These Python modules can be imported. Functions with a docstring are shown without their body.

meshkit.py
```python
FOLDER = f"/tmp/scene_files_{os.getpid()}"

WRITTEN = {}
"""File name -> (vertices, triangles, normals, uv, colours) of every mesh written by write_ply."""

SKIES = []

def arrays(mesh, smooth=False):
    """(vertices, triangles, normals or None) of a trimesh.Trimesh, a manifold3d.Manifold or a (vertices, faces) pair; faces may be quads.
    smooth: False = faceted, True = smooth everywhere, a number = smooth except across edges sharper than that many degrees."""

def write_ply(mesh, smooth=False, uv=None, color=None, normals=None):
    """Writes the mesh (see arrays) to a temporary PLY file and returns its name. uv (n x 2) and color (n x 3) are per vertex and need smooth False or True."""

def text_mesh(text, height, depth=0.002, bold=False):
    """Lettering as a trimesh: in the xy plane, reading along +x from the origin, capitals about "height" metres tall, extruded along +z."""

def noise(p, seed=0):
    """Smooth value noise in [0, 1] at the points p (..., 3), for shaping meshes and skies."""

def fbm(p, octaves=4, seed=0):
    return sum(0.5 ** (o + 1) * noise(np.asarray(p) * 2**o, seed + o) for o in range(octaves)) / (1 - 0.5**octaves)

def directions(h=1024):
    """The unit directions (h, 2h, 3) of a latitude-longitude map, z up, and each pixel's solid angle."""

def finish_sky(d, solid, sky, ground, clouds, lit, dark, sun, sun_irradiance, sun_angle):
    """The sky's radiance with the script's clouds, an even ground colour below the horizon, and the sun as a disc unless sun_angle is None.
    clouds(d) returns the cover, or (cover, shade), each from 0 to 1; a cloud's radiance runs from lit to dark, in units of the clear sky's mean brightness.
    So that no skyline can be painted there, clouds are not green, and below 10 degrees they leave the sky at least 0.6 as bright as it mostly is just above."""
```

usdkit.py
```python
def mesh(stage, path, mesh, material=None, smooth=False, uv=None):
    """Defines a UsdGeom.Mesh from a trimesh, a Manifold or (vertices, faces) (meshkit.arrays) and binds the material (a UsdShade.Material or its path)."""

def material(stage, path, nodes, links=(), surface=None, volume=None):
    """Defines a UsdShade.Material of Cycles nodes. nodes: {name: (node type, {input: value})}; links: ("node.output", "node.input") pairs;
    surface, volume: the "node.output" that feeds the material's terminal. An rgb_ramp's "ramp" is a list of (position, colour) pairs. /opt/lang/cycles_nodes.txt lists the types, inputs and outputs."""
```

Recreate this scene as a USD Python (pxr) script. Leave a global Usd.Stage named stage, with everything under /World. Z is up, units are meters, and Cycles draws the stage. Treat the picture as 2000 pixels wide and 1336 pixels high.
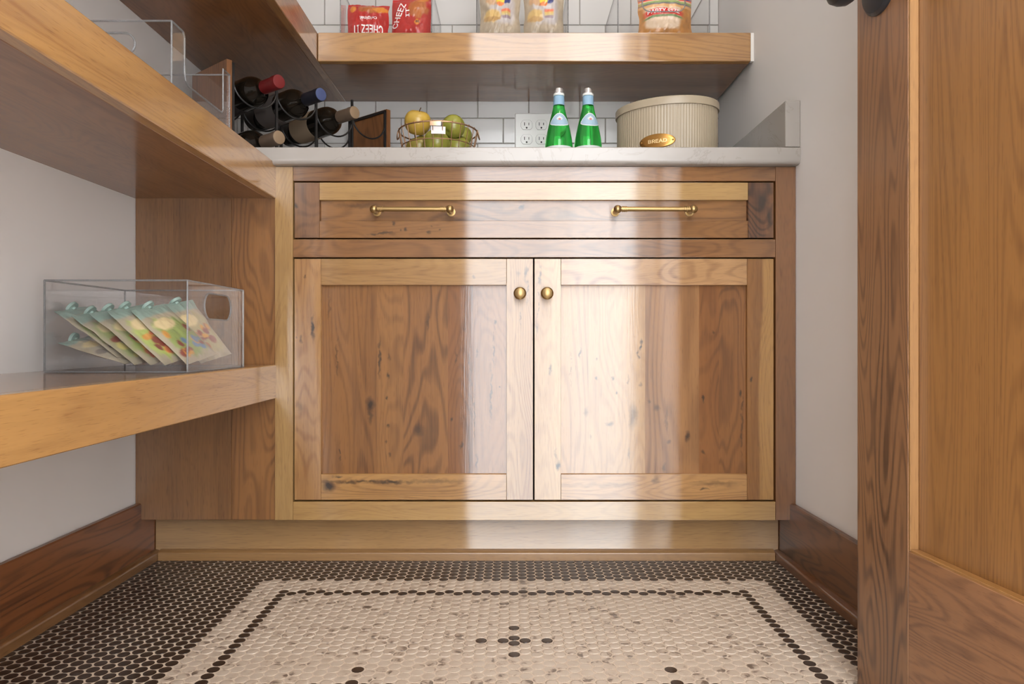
import math, random
import numpy as np
import trimesh
import shapely.geometry as sg
import shapely.affinity as sa
import meshkit, usdkit
from pxr import Usd, UsdGeom, UsdLux, UsdShade, Sdf, Gf, Vt

stage = Usd.Stage.CreateInMemory()
UsdGeom.SetStageUpAxis(stage, UsdGeom.Tokens.z)
UsdGeom.SetStageMetersPerUnit(stage, 1.0)
world = UsdGeom.Xform.Define(stage, '/World')
stage.SetDefaultPrim(world.GetPrim())
UsdGeom.Scope.Define(stage, '/World/Looks')
rng = np.random.default_rng(7)

# ------------------------------------------------------------------ camera
F, CX, CY, EYE = 1408.0, 1000.0, 662.0, 0.5003      # focal length and vanishing point in pixels of the 2000 x 1336 frame
cam = UsdGeom.Camera.Define(stage, '/World/camera')
cam.AddTranslateOp().Set(Gf.Vec3d(0, 0, EYE))
cam.AddRotateXOp().Set(90.0)
HA = 36.0
cam.CreateHorizontalApertureAttr(HA)
cam.CreateVerticalApertureAttr(HA * 1336 / 2000)
cam.CreateFocalLengthAttr(F / 2000 * HA)
cam.CreateVerticalApertureOffsetAttr((CY - 668) / 2000 * HA)
cam.CreateClippingRangeAttr(Gf.Vec2f(0.05, 100))
cam.CreateExposureAttr(0.0)

# ------------------------------------------------------------------ light
def rect_light(name, loc, rot, w, h, power, color):
    l = UsdLux.RectLight.Define(stage, '/World/' + name)
    l.AddTranslateOp().Set(Gf.Vec3d(*loc))
    l.AddRotateXYZOp().Set(Gf.Vec3f(*rot))
    l.CreateWidthAttr(w); l.CreateHeightAttr(h)
    l.CreateIntensityAttr(power); l.CreateColorAttr(Gf.Vec3f(*color))
    return l
rect_light('window_daylight', (0.92, -2.5, 1.45), (90, 0, 0), 0.9, 1.9, 3.4, (0.90, 0.96, 1.0))      # a tall window of the room behind the camera
rect_light('ceiling_light', (0.37, 0.75, 2.44), (0, 0, 0), 0.40, 0.50, 13.0, (1.0, 0.86, 0.68))
dome = UsdLux.DomeLight.Define(stage, '/World/daylight')      # the bright room beyond the open doorway
dome.CreateIntensityAttr(3.15); dome.CreateColorAttr(Gf.Vec3f(0.97, 0.98, 1.0))

# ------------------------------------------------------------------ helpers
def wx(px, Y): return (px - CX) / F * Y
def wz(py, Y): return EYE + (CY - py) / F * Y
def lin(r, g, b, k=1.0):
    c = np.array([r, g, b], float) / 255
    c = np.where(c <= 0.04045, c / 12.92, ((c + 0.055) / 1.055) ** 2.4) * k
    return tuple(np.clip(c, 0, 0.95))

names = {}
def free(parent, name):
    k = names.setdefault((parent, name), 0); names[(parent, name)] = k + 1
    return name if k == 0 else f'{name}_{k:03d}'
LOC = {}
def data(prim, label=None, cat=None, group=None, kind=None):
    for k, v in (('label', label), ('category', cat), ('group', group), ('kind', kind)):
        if v: prim.SetCustomDataByKey(k, v)
def thing(name, label=None, cat=None, loc=(0, 0, 0), group=None, kind=None):
    p = '/World/' + free('/World', name)
    x = UsdGeom.Xform.Define(stage, p); x.AddTranslateOp().Set(Gf.Vec3d(*map(float, loc)))
    LOC[p] = np.array(loc, float)
    data(x.GetPrim(), label, cat, group, kind)
    return p
def part(parent, name, mesh, mat, smooth=30, label=None, kind=None, cd=None, world=True, cat=None, group=None):
    """one Mesh under parent ('/World' for a top-level one); coordinates are world ones unless world=False"""
    p = parent + '/' + free(parent, name)
    root = '/'.join(p.split('/')[:3])
    off = LOC.get(root, np.zeros(3)) if world else np.zeros(3)
    if isinstance(mesh, list): mesh = trimesh.util.concatenate(mesh)
    m = mesh.copy(); m.apply_translation(-off)
    pr = usdkit.mesh(stage, p, m, mat, smooth=True if cd is not None else smooth)
    if cd is not None:
        UsdGeom.PrimvarsAPI(pr).CreatePrimvar('tone', Sdf.ValueTypeNames.Color3fArray, 'vertex').Set(Vt.Vec3fArray.FromNumpy(np.asarray(cd, np.float32)))
    data(pr.GetPrim(), label, cat, group, kind)
    return p
def copy_of(src, loc, label=None, group=None):
    base = src.rsplit('/', 1)[1]
    p = '/World/' + free('/World', base)
    x = UsdGeom.Xform.Define(stage, p)
    x.GetPrim().GetReferences().AddInternalReference(src)
    x.GetPrim().SetInstanceable(True)
    op = x.GetOrderedXformOps()
    op[0].Set(Gf.Vec3d(*map(float, loc)))
    data(x.GetPrim(), label, None, group)
    return p

def rbox(x0, x1, y0, y1, z0, z1, b=0.0015):
    x0, x1 = min(x0, x1), max(x0, x1); y0, y1 = min(y0, y1), max(y0, y1); z0, z1 = min(z0, z1), max(z0, z1)
    b = min(b, (x1 - x0) / 2.01, (y1 - y0) / 2.01, (z1 - z0) / 2.01)
    if b <= 0:
        return trimesh.creation.box(bounds=[[x0, y0, z0], [x1, y1, z1]])
    pts = []
    for sx, X in ((1, x0), (-1, x1)):
        for sy, Y in ((1, y0), (-1, y1)):
            for sz, Z in ((1, z0), (-1, z1)):
                pts += [(X + sx * b, Y + sy * b, Z), (X + sx * b, Y, Z + sz * b), (X, Y + sy * b, Z + sz * b)]
    return trimesh.convex.convex_hull(np.array(pts))
def hull(pts): return trimesh.convex.convex_hull(np.array(pts, float))
def lathe(profile, n=48, at=(0, 0, 0)):
    """profile of (radius, z), bottom to top"""
    m = trimesh.creation.revolve(np.array(profile, float), sections=n)
    m.apply_translation(at); return m
def tube(pts, r, n=8, closed=False):
    P = np.array(pts, float); k = len(P)
    T = np.roll(P, -1, 0) - np.roll(P, 1, 0) if closed else np.gradient(P, axis=0)
    T /= np.linalg.norm(T, axis=1)[:, None]
    up = np.array([0.0, 0, 1]) if abs(T[0, 2]) < 0.9 else np.array([1.0, 0, 0])
    N = np.cross(T[0], up); N /= np.linalg.norm(N)
    V = []; ang = np.arange(n) / n * 2 * np.pi
    for i in range(k):
        N = N - T[i] * (N @ T[i]); N /= np.linalg.norm(N); B = np.cross(T[i], N)
        V.append(P[i] + r * (np.cos(ang)[:, None] * N + np.sin(ang)[:, None] * B))
    V = np.vstack(V); Fc = []
    for i in range(k if closed else k - 1):
        a, b = i * n, ((i + 1) % k) * n
        for j in range(n):
            c = (j + 1) % n
            Fc += [(a + j, b + j, b + c), (a + j, b + c, a + c)]
    if not closed:
        V = np.vstack([V, P[0], P[-1]]); e = len(V)
        for j in range(n):
            c = (j + 1) % n
            Fc += [(e - 2, j, c), (e - 1, (k - 1) * n + c, (k - 1) * n + j)]
    m = trimesh.Trimesh(V, np.array(Fc), process=False)
    trimesh.repair.fix_normals(m)
    return m
def prism(poly, depth):
    return trimesh.creation.extrude_polygon(poly, depth, engine='earcut')
def frame(m, o, ex, ey, ez):
    """mesh in local axes -> world, local x,y,z along ex,ey,ez"""
    m = m.copy(); M = np.eye(4); M[:3, 0], M[:3, 1], M[:3, 2], M[:3, 3] = ex, ey, ez, o
    m.apply_transform(M); return m
def rot_z(m, a, o):
    m = m.copy(); m.apply_transform(trimesh.transformations.rotation_matrix(a, [0, 0, 1], o)); return m
def stadium(w, h, n=10):
    return sg.LineString([(-(w - h) / 2, 0), ((w - h) / 2, 0)]).buffer(h / 2, quad_segs=n)

# ------------------------------------------------------------------ materials
MAT = {}
def mat(name, nodes, links, surface='p.BSDF'):
    MAT[name] = usdkit.material(stage, '/World/Looks/' + name, nodes, links, surface=surface)
    return MAT[name]
def plain(name, color, rough=0.5, **kw):
    return mat(name, {'p': ('principled_bsdf', {'base_color': color, 'roughness': rough, **kw})}, [])

wood_count = [0]
FRONT = [False]
WK = 0.525
HUE = np.array((1.0, 0.93, 0.74))
def wood(axis, light, dark, seed=None, ring=0.65, tone=0.8, fiber=0.6, K=50.0, low=(2.2, 11.0), knots=(), rough=0.14, coat=1.66, skew=0.0, heart=None, pore=0.5, front=None):
    """procedural board. axis: grain direction; light, dark: sRGB end tones; knots: (x, y, z, radius along the grain, radius across, strength)"""
    wood_count[0] += 1
    if seed is None: seed = wood_count[0] * 3.7
    g = 'xyz'.index(axis)
    def sc(a, b):
        v = [b, b, b]; v[g] = a; return tuple(v)
    off = (seed * 1.31, seed * 2.17, seed * 0.73)
    kk = WK * (1.10 if light[0] >= 200 else 0.95)
    L, D = np.array(lin(*light, kk)), np.array(lin(*dark, kk * 0.92))
    L, D = L * 0.95 + 0.05 * L.mean(), D * 0.95 + 0.05 * D.mean()
    L, D = tuple(L * HUE), tuple(D * HUE)
    M = tuple((a * 0.55 + b * 0.45) for a, b in zip(L, D))
    rotv = {'x': (0, skew, 0), 'y': (0, 0, skew), 'z': (0, skew, 0)}[axis]
    n = {
        'pos': ('geometry', {}),
        'm0': ('mapping', {'mapping_type': 'point', 'rotation': rotv, 'location': off}),
        'm1': ('mapping', {'mapping_type': 'point', 'scale': sc(*low)}),
        'n1': ('noise_texture', {'scale': 1.0, 'detail': 1.5, 'roughness': 0.45, 'distortion': 0.25}),
        'k1': ('math', {'math_type': 'multiply', 'value2': K * 3.0}),
        's1': ('math', {'math_type': 'sine'}),
        'r1': ('map_range', {'from_min': -0.2, 'from_max': 1.0, 'to_min': 0.0, 'to_max': 1.0, 'clamp': True}),
        'm2': ('mapping', {'mapping_type': 'point', 'scale': sc(7.0, 230.0)}),
        'n2': ('noise_texture', {'scale': 1.0, 'detail': 3.0, 'roughness': 0.6}),
        'm3': ('mapping', {'mapping_type': 'point', 'scale': sc(0.9, 13.0)}),
        'n3': ('noise_texture', {'scale': 1.0, 'detail': 2.0, 'roughness': 0.55, 'distortion': 0.4}),
        'm4': ('mapping', {'mapping_type': 'point', 'scale': sc(38.0, 620.0)}),
        'n4': ('noise_texture', {'scale': 1.0, 'detail': 1.0}),
        'po': ('map_range', {'from_min': 0.60, 'from_max': 0.74, 'to_min': 0.0, 'to_max': pore, 'clamp': True}),
        'a1': ('math', {'math_type': 'multiply_add', 'value2': tone * 2.0, 'value3': 0.42 - tone}),
        'a2': ('math', {'math_type': 'multiply_add', 'value2': ring * 0.42}),
        'a3': ('math', {'math_type': 'multiply_add', 'value2': fiber}),
        'a4': ('math', {'math_type': 'subtract', 'value2': fiber * 0.5 + ring * 0.2, 'use_clamp': True}),
        'ramp': ('rgb_ramp', {'ramp': [(0.0, tuple(min(0.95, c * 1.12) for c in L)), (0.28, L), (0.58, M), (0.86, D), (1.0, tuple(c * 0.72 for c in D))]}),
        'pc': ('mix_color', {'blend_type': 'multiply', 'b': (0.55, 0.45, 0.38)}),
        'bm': ('bump', {'strength': 0.22, 'distance': 0.0006}),
        'p': ('principled_bsdf', {'roughness': 0.5, 'specular_ior_level': 0.3, 'coat_weight': 1.0, 'coat_roughness': rough, 'coat_ior': coat}),
    }
    l = [('pos.position', 'm0.vector'), ('m0.vector', 'm1.vector'), ('m1.vector', 'n1.vector'), ('n1.fac', 'k1.value1'), ('k1.value', 's1.value1'),
         ('s1.value', 'r1.value'), ('m0.vector', 'm2.vector'), ('m2.vector', 'n2.vector'), ('m0.vector', 'm3.vector'), ('m3.vector', 'n3.vector'),
         ('m0.vector', 'm4.vector'), ('m4.vector', 'n4.vector'), ('n4.fac', 'po.value'),
         ('n3.fac', 'a1.value1'), ('r1.result', 'a2.value1'), ('a1.value', 'a2.value3'), ('n2.fac', 'a3.value1'), ('a2.value', 'a3.value3'),
         ('a3.value', 'a4.value1'), ('a4.value', 'ramp.fac'), ('po.result', 'pc.fac'), ('n2.fac', 'bm.height'), ('bm.normal', 'p.normal')]
    last = 'ramp.color'
    if heart:      # a darker heartwood zone on one side: (axis letter, position, softness, colour)
        ax, at, soft, colr = heart
        n['hs'] = ('separate_xyz', {}); n['hv'] = ('math', {'math_type': 'multiply_add', 'value2': 0.055, 'value3': 0.0})
        n['hr'] = ('map_range', {'from_min': at - soft - 0.0275, 'from_max': at + soft - 0.0275, 'to_min': 0.0, 'to_max': 1.0, 'clamp': True})
        n['hn'] = ('math', {'math_type': 'subtract'}); n['hc'] = ('mix_color', {'blend_type': 'multiply', 'b': colr})
        l += [('pos.position', 'hs.vector'), ('n1.fac', 'hv.value1'), ('hs.' + ax, 'hn.value1'), ('hv.value', 'hn.value2'), ('hn.value', 'hr.value'), (last, 'hc.a'), ('hr.result', 'hc.fac')]
        last = 'hc.result'
    l += [(last, 'pc.a')]; last = 'pc.result'
    if knots:
        n['kn'] = ('noise_texture', {'scale': 55.0, 'detail': 2.0}); n['kd'] = ('vector_math', {'math_type': 'multiply_add', 'vector2': (0.016, 0.016, 0.016), 'vector3': (-0.008, -0.008, -0.008)})
        n['kp'] = ('vector_math', {'math_type': 'add'})
        l += [('pos.position', 'kn.vector'), ('kn.color', 'kd.vector1'), ('pos.position', 'kp.vector1'), ('kd.vector', 'kp.vector2')]
        for i, (x, y, z, ra, rc, s) in enumerate(knots):
            iv = [1 / rc] * 3; iv[g] = 1 / ra
            n[f'q{i}'] = ('vector_math', {'math_type': 'subtract', 'vector2': (x, y, z)})
            n[f'w{i}'] = ('vector_math', {'math_type': 'multiply', 'vector2': tuple(iv)})
            n[f'e{i}'] = ('vector_math', {'math_type': 'length'})
            n[f'f{i}'] = ('map_range', {'from_min': 0.35, 'from_max': 1.25, 'to_min': s, 'to_max': 0.0, 'clamp': True})
            n[f'g{i}'] = ('mix_color', {'blend_type': 'mix', 'b': lin(40, 22, 12)})
            l += [('kp.vector', f'q{i}.vector1'), (f'q{i}.vector', f'w{i}.vector1'), (f'w{i}.vector', f'e{i}.vector1'), (f'e{i}.value', f'f{i}.value'), (f'f{i}.result', f'g{i}.fac'), (last, f'g{i}.a')]
            last = f'g{i}.result'
    l += [(last, 'p.base_color')]
    if (FRONT[0] if front is None else front):      # satin varnish, brushed: the sheen spreads more up and down than sideways
        n['p'] = ('principled_bsdf', {'roughness': 0.55, 'specular_ior_level': 0.2})
        n['bm'][1]['strength'] = 0.08
        n['fr'] = ('fresnel', {'IOR': 2.3})
        n['gl'] = ('glossy_bsdf', {'color': (0.91, 0.97, 1.0), 'distribution': 'ggx', 'roughness': 0.25, 'anisotropy': 0.92, 'rotation': 0.0, 'tangent': (0.0, 0.0, 1.0)})
        n['mc'] = ('mix_closure', {})
        n['nx'] = ('separate_xyz', {}); n['ny'] = ('math', {'math_type': 'absolute'}); n['nf'] = ('math', {'math_type': 'multiply'})
        l += [('pos.true_normal', 'nx.vector'), ('nx.y', 'ny.value1'), ('ny.value', 'nf.value1'), ('fr.fac', 'nf.value2'), ('nf.value', 'mc.fac')]      # sawn edges are not varnished
        l += [('bm.normal', 'gl.normal'), ('p.BSDF', 'mc.closure1'), ('gl.BSDF', 'mc.closure2')]
        return mat(f'wood_{wood_count[0]:03d}', n, l, surface='mc.closure')
    return mat(f'wood_{wood_count[0]:03d}', n, l)

def paint(name, color, rough=0.6, bump=0.05, scale=220.0):
    return mat(name, {'g': ('geometry', {}), 'n': ('noise_texture', {'scale': scale, 'detail': 2.0}), 'b': ('bump', {'strength': bump, 'distance': 0.002}),
                      'p': ('principled_bsdf', {'base_color': color, 'roughness': rough, 'specular_ior_level': 0.35})},
               [('g.position', 'n.vector'), ('n.fac', 'b.height'), ('b.normal', 'p.normal')])
wall_paint = paint('wall_paint', (0.665, 0.64, 0.617), 0.55)
ceiling_paint = paint('ceiling_paint', (0.8, 0.79, 0.78), 0.8)
grout_wall = paint('wall_grout', lin(140, 134, 126), 0.9, 0.1, 900)
grout_floor = paint('floor_grout', lin(192, 175, 157), 0.9, 0.15, 900)
subway_mat = mat('glazed_white_tile', {'g': ('geometry', {}), 'n': ('noise_texture', {'scale': 16.0, 'detail': 1.0}), 'b': ('bump', {'strength': 0.06, 'distance': 0.004}),
    'p': ('principled_bsdf', {'base_color': (0.49, 0.477, 0.46), 'roughness': 0.16})}, [('g.position', 'n.vector'), ('n.fac', 'b.height'), ('b.normal', 'p.normal')])
caulk = plain('white_caulk', (0.62, 0.60, 0.57), 0.6)
quartz = mat('white_quartz', {'g': ('geometry', {}), 'n': ('noise_texture', {'scale': 5.5, 'detail': 5.0, 'roughness': 0.65, 'distortion': 1.6}),
    'r': ('rgb_ramp', {'ramp': [(0.0, (0.315, 0.29, 0.266)), (0.485, (0.315, 0.29, 0.266)), (0.5, (0.272, 0.248, 0.226)), (0.515, (0.315, 0.29, 0.266)), (1.0, (0.325, 0.30, 0.275))]}),
    'p': ('principled_bsdf', {'roughness': 0.22})}, [('g.position', 'n.vector'), ('n.fac', 'r.fac'), ('r.color', 'p.base_color')])
brass = plain('brushed_brass', lin(158, 132, 90), 0.40, metallic=1.0)
brass_dark = plain('aged_brass', lin(170, 128, 70), 0.32, metallic=1.0)
black_metal = plain('black_metal', (0.012, 0.011, 0.011), 0.45)
bronze = plain('oil_rubbed_bronze', (0.014, 0.014, 0.016), 0.35)
copper_wire = plain('copper_wire', lin(196, 160, 130), 0.42, metallic=1.0)
dark_gap = plain('dark_cavity', (0.02, 0.014, 0.01), 0.9)

def tile_look(name, dark, use_tone=False):
    n = {'g': ('geometry', {}), 'n': ('noise_texture', {'scale': 62.0, 'detail': 3.0, 'roughness': 0.6, 'distortion': 0.9}),
         'nb': ('noise_texture', {'scale': 31.0, 'detail': 1.0}),
         'mul': ('math', {'math_type': 'multiply'}),
         'r': ('rgb_ramp', {'ramp': [(0.0, lin(182, 168, 153)), (0.33, lin(176, 160, 144)), (0.40, lin(148, 132, 118)), (0.47, lin(108, 95, 84)), (1.0, lin(92, 80, 70))]}),
         'p': ('principled_bsdf', {'roughness': 0.30, 'specular_ior_level': 0.5})}
    l = [('g.position', 'n.vector'), ('g.position', 'nb.vector'), ('n.fac', 'mul.value1'), ('nb.fac', 'mul.value2')]
    n['mr'] = ('map_range', {'from_min': 0.11, 'from_max': 0.76, 'to_min': 0.0, 'to_max': 1.0, 'clamp': True})
    l += [('mul.value', 'mr.value'), ('mr.result', 'r.fac')]
    if use_tone:
        n['at'] = ('attribute', {'attribute': 'tone'}); n['mx'] = ('mix_color', {'blend_type': 'mix', 'b': lin(50, 38, 31)})
        l += [('at.fac', 'mx.fac'), ('r.color', 'mx.a'), ('mx.result', 'p.base_color')]
    elif dark:
        n['p'][1]['base_color'] = lin(50, 38, 31); l = []
        n = {'p': n['p']}
    else:
        l += [('r.color', 'p.base_color')]
    return mat(name, n, l)
tile_white = tile_look('penny_white', False); tile_black = tile_look('penny_black', True); tile_both = tile_look('penny_field', False, True)

def clear(name, tint=(0.965, 0.965, 0.965), rough=0.03, top=0.75, base=0.035):
    return mat(name, {'f': ('layer_weight', {'blend': 0.5}), 'w': ('math', {'math_type': 'power', 'value2': 4.0}), 'k': ('math', {'math_type': 'multiply_add', 'value2': top, 'value3': base}),
                      't': ('transparent_bsdf', {'color': tint}), 'g': ('glossy_bsdf', {'color': (0.9, 0.9, 0.9), 'roughness': rough}), 'm': ('mix_closure', {})},
               [('f.facing', 'w.value1'), ('w.value', 'k.value1'), ('k.value', 'm.fac'), ('t.BSDF', 'm.closure1'), ('g.BSDF', 'm.closure2')], surface='m.closure')
acrylic = clear('clear_acrylic')
acrylic_edge = mat('acrylic_edge', {'t': ('transparent_bsdf', {'color': (0.74, 0.74, 0.74)}), 'g': ('principled_bsdf', {'base_color': (0.30, 0.30, 0.30), 'roughness': 0.10}), 'm': ('mix_closure', {'fac': 0.40})},
    [('t.BSDF', 'm.closure1'), ('g.BSDF', 'm.closure2')], surface='m.closure')
film = mat('clear_film', {'t': ('transparent_bsdf', {'color': (0.93, 0.92, 0.90)}), 'g': ('principled_bsdf', {'base_color': (0.62, 0.57, 0.50), 'roughness': 0.12}), 'm': ('mix_closure', {'fac': 0.38})},
    [('t.BSDF', 'm.closure1'), ('g.BSDF', 'm.closure2')], surface='m.closure')
def toned(name, rough=0.35, **kw):
    return mat(name, {'a': ('attribute', {'attribute': 'tone'}), 'p': ('principled_bsdf', {'roughness': rough, **kw})}, [('a.color', 'p.base_color')])
printed = toned('printed_film', 0.28)
printed_soft = toned('printed_pouch', 0.35)

# ------------------------------------------------------------------ layout (metres)
YF = 1.577                       # cabinet face
YC = YF - 0.025                  # counter front
YB = 2.166                       # tiled wall
YS = 1.85                        # front of the shelf on the tiled wall
XL = wx(262, YF); XR = 0.6215    # side walls
ZC = wz(286.5, YC)               # counter top
ZCB = wz(319.5, YC)
YFRONT = -0.05                   # wall with the doorway, behind the camera
ZTOP = 2.5
YT = YF * 1.0413                 # toe board
Y_LEFT_END = YFRONT + 0.002

# ================================================================== the setting
# floor
fl = thing('floor', kind='structure')
part(fl, 'grout_bed', rbox(XL - 0.05, XR + 0.05, -0.3, YB, -0.05, -0.0010, 0), grout_floor, smooth=False)
PITCH, COL, FX0, FY0 = 0.02105, 0.01823, 0.0035, 1.2495
def penny(x, y, n=12):
    a = (np.arange(n) + 0.5) / n * 2 * np.pi
    ring = lambda r, z: np.stack([x + r * np.cos(a), y + r * np.sin(a), np.full(n, z)], 1)
    V = np.vstack([ring(0.0095, -0.0030), ring(0.0095, -0.0004), ring(0.0076, -0.0001), [[x, y, 0.0001]]])
    Fc = []
    for j in range(n):
        c = (j + 1) % n
        Fc += [(j, c, n + c), (j, n + c, n + j), (n + j, n + c, 2 * n + c), (n + j, 2 * n + c, 2 * n + j), (2 * n + j, 2 * n + c, 3 * n)]
    return V, np.array(Fc)
motifs = [(0, 0.0), (13, -7.5), (-13, -7.5), (0, -15.0), (26, -15.0), (-26, -15.0)]
dots = set()
for c, k in motifs:
    for dc, dk in ((0, 0), (0, -2), (0, -3), (0, -5), (1, -2.5), (-1, -2.5), (3, -2.5), (-3, -2.5)):
        dots.add((c + dc, k + dk))
tiles = []
for c in range(-48, 40):
    for k2 in range(-80, 40):
        k = k2 / 2
        if (c % 2 == 0) != (k2 % 2 == 0): continue
        x, y = FX0 + c * COL, FY0 + k * PITCH
        if x < XL + 0.012 or x > XR - 0.012 or y > YT + 0.01 or y < 0.25: continue
        border = k >= 12 or abs(c) >= 29
        line = (abs(c) <= 25 and k in (8, 8.5)) or (abs(c) == 25 and k <= 8.5)
        tiles.append((x, y, border or line or (c, k) in dots))
def seen(t):
    px, py = CX + t[0] / t[1] * F, CY + EYE / t[1] * F
    door = t[0] > 0.4954 + 0.089 * (1.035 - t[1]) and t[1] < 1.035
    return 5 < px < 1668 and py < 1333 and not door
vis = sorted((t for t in tiles if seen(t)), key=lambda t: t[1])
near = vis[:300]; nearset = set(near)
for t in near:
    V, Fc = penny(t[0], t[1], 12)
    part(fl, 'penny_tile', trimesh.Trimesh(V, Fc, process=False), tile_black if t[2] else tile_white, smooth=40)
VV, FF, CC, o = [], [], [], 0
for t in tiles:
    if t in nearset: continue
    V, Fc = penny(t[0], t[1], 12)
    VV.append(V); FF.append(Fc + o); o += len(V); CC.append(np.full((len(V), 3), 1.0 if t[2] else 0.0))
part(fl, 'penny_tile_field', trimesh.Trimesh(np.vstack(VV), np.vstack(FF), process=False), tile_both, kind='stuff', cd=np.vstack(CC))

# walls, ceiling
wl = part('/World', 'wall_left', rbox(XL - 0.1, XL, -0.3, YB + 0.1, -0.05, ZTOP, 0), wall_paint, False, kind='structure')
wr = part('/World', 'wall_right', rbox(XR, XR + 0.1, -0.3, YB + 0.1, -0.05, ZTOP, 0), wall_paint, False, kind='structure')
part('/World', 'ceiling', rbox(XL - 0.1, XR + 0.1, YFRONT - 0.12, YB + 0.1, ZTOP, ZTOP + 0.1, 0), ceiling_paint, False, kind='structure')
DX0, DX1, DH = -0.209, 0.575, 2.06
part('/World', 'wall_front', [rbox(XL, DX0, YFRONT - 0.12, YFRONT, 0, ZTOP, 0), rbox(DX1, XR, YFRONT - 0.12, 0.25, 0, ZTOP, 0), rbox(DX0, DX1, YFRONT - 0.12, YFRONT, DH, ZTOP, 0)], wall_paint, False, kind='structure')

# tiled back wall
wb = thing('wall_back', kind='structure')
part(wb, 'backer', rbox(XL, XR, YB + 0.0035, YB + 0.1, -0.05, ZTOP, 0), grout_wall, smooth=False)
TP, JX = 0.15345, wx(833.2, YB)
zs = [0.862, 0.9372, 1.0124, 1.0880, 1.1636, 1.2414, 1.288, 1.3659, 1.4437, 1.5215, 1.5993]
while zs[-1] < ZTOP - 0.08: zs.append(zs[-1] + 0.0778)
for i in range(len(zs) - 1):
    kind_a = i % 2 == 0
    x = JX + (0 if kind_a else TP / 2) - 8 * TP
    while x < XR:
        a, b = max(x + 0.0011, XL + 0.001), min(x + TP - 0.0011, XR - 0.0015)
        if b - a > 0.008:
            part(wb, 'tile', rbox(a, b, YB, YB + 0.008, zs[i] + 0.0011, zs[i + 1] - 0.0011, 0.0014), subway_mat, smooth=False)
        x += TP

# baseboards with shoe moulding
bb_l = wood('y', (160, 98, 56), (72, 36, 18), ring=1.0, tone=0.8, K=32, low=(1.3, 15.0), coat=1.3, rough=.3)
bb_r = wood('y', (142, 92, 56), (76, 46, 26), ring=0.9, tone=0.7, K=44, low=(1.8, 17.0), coat=1.3, rough=.3)
shoe_l = wood('y', (165, 118, 74), (140, 94, 56), ring=0.3, tone=0.5)
shoe_r = wood('y', (142, 88, 50), (110, 64, 36), ring=0.3, tone=0.5)
zb = 0.1395
for side, X, s, m1, m2 in (('left', XL, 1, bb_l, shoe_l), ('right', XR, -1, bb_r, shoe_r)):
    y0 = YFRONT + 0.001 if side == 'left' else 0.251
    b = thing('baseboard_' + side, kind='structure')
    part(b, 'board', rbox(X, X + s * 0.0135, y0, YT + 0.03, 0, zb, 0.0025), m1)
    q = [(0, 0)] + [(0.0175 * math.cos(t), 0.0215 * math.sin(t)) for t in np.linspace(0, math.pi / 2, 7)]
    poly = sg.Polygon([(0, 0), (0.0135, 0), (0.0135, 0.014)] + [(0.0135 * math.cos(t), 0.014 + 0.0075 * math.sin(t)) for t in np.linspace(0.2, math.pi / 2, 6)])
    sh = prism(poly, YT + 0.005 - y0)
    sh = frame(sh, (X + s * 0.0135, y0, 0), (s, 0, 0), (0, 0, 1), (0, 1, 0)); trimesh.repair.fix_normals(sh)
    part(b, 'shoe_moulding', sh, m2)

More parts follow.
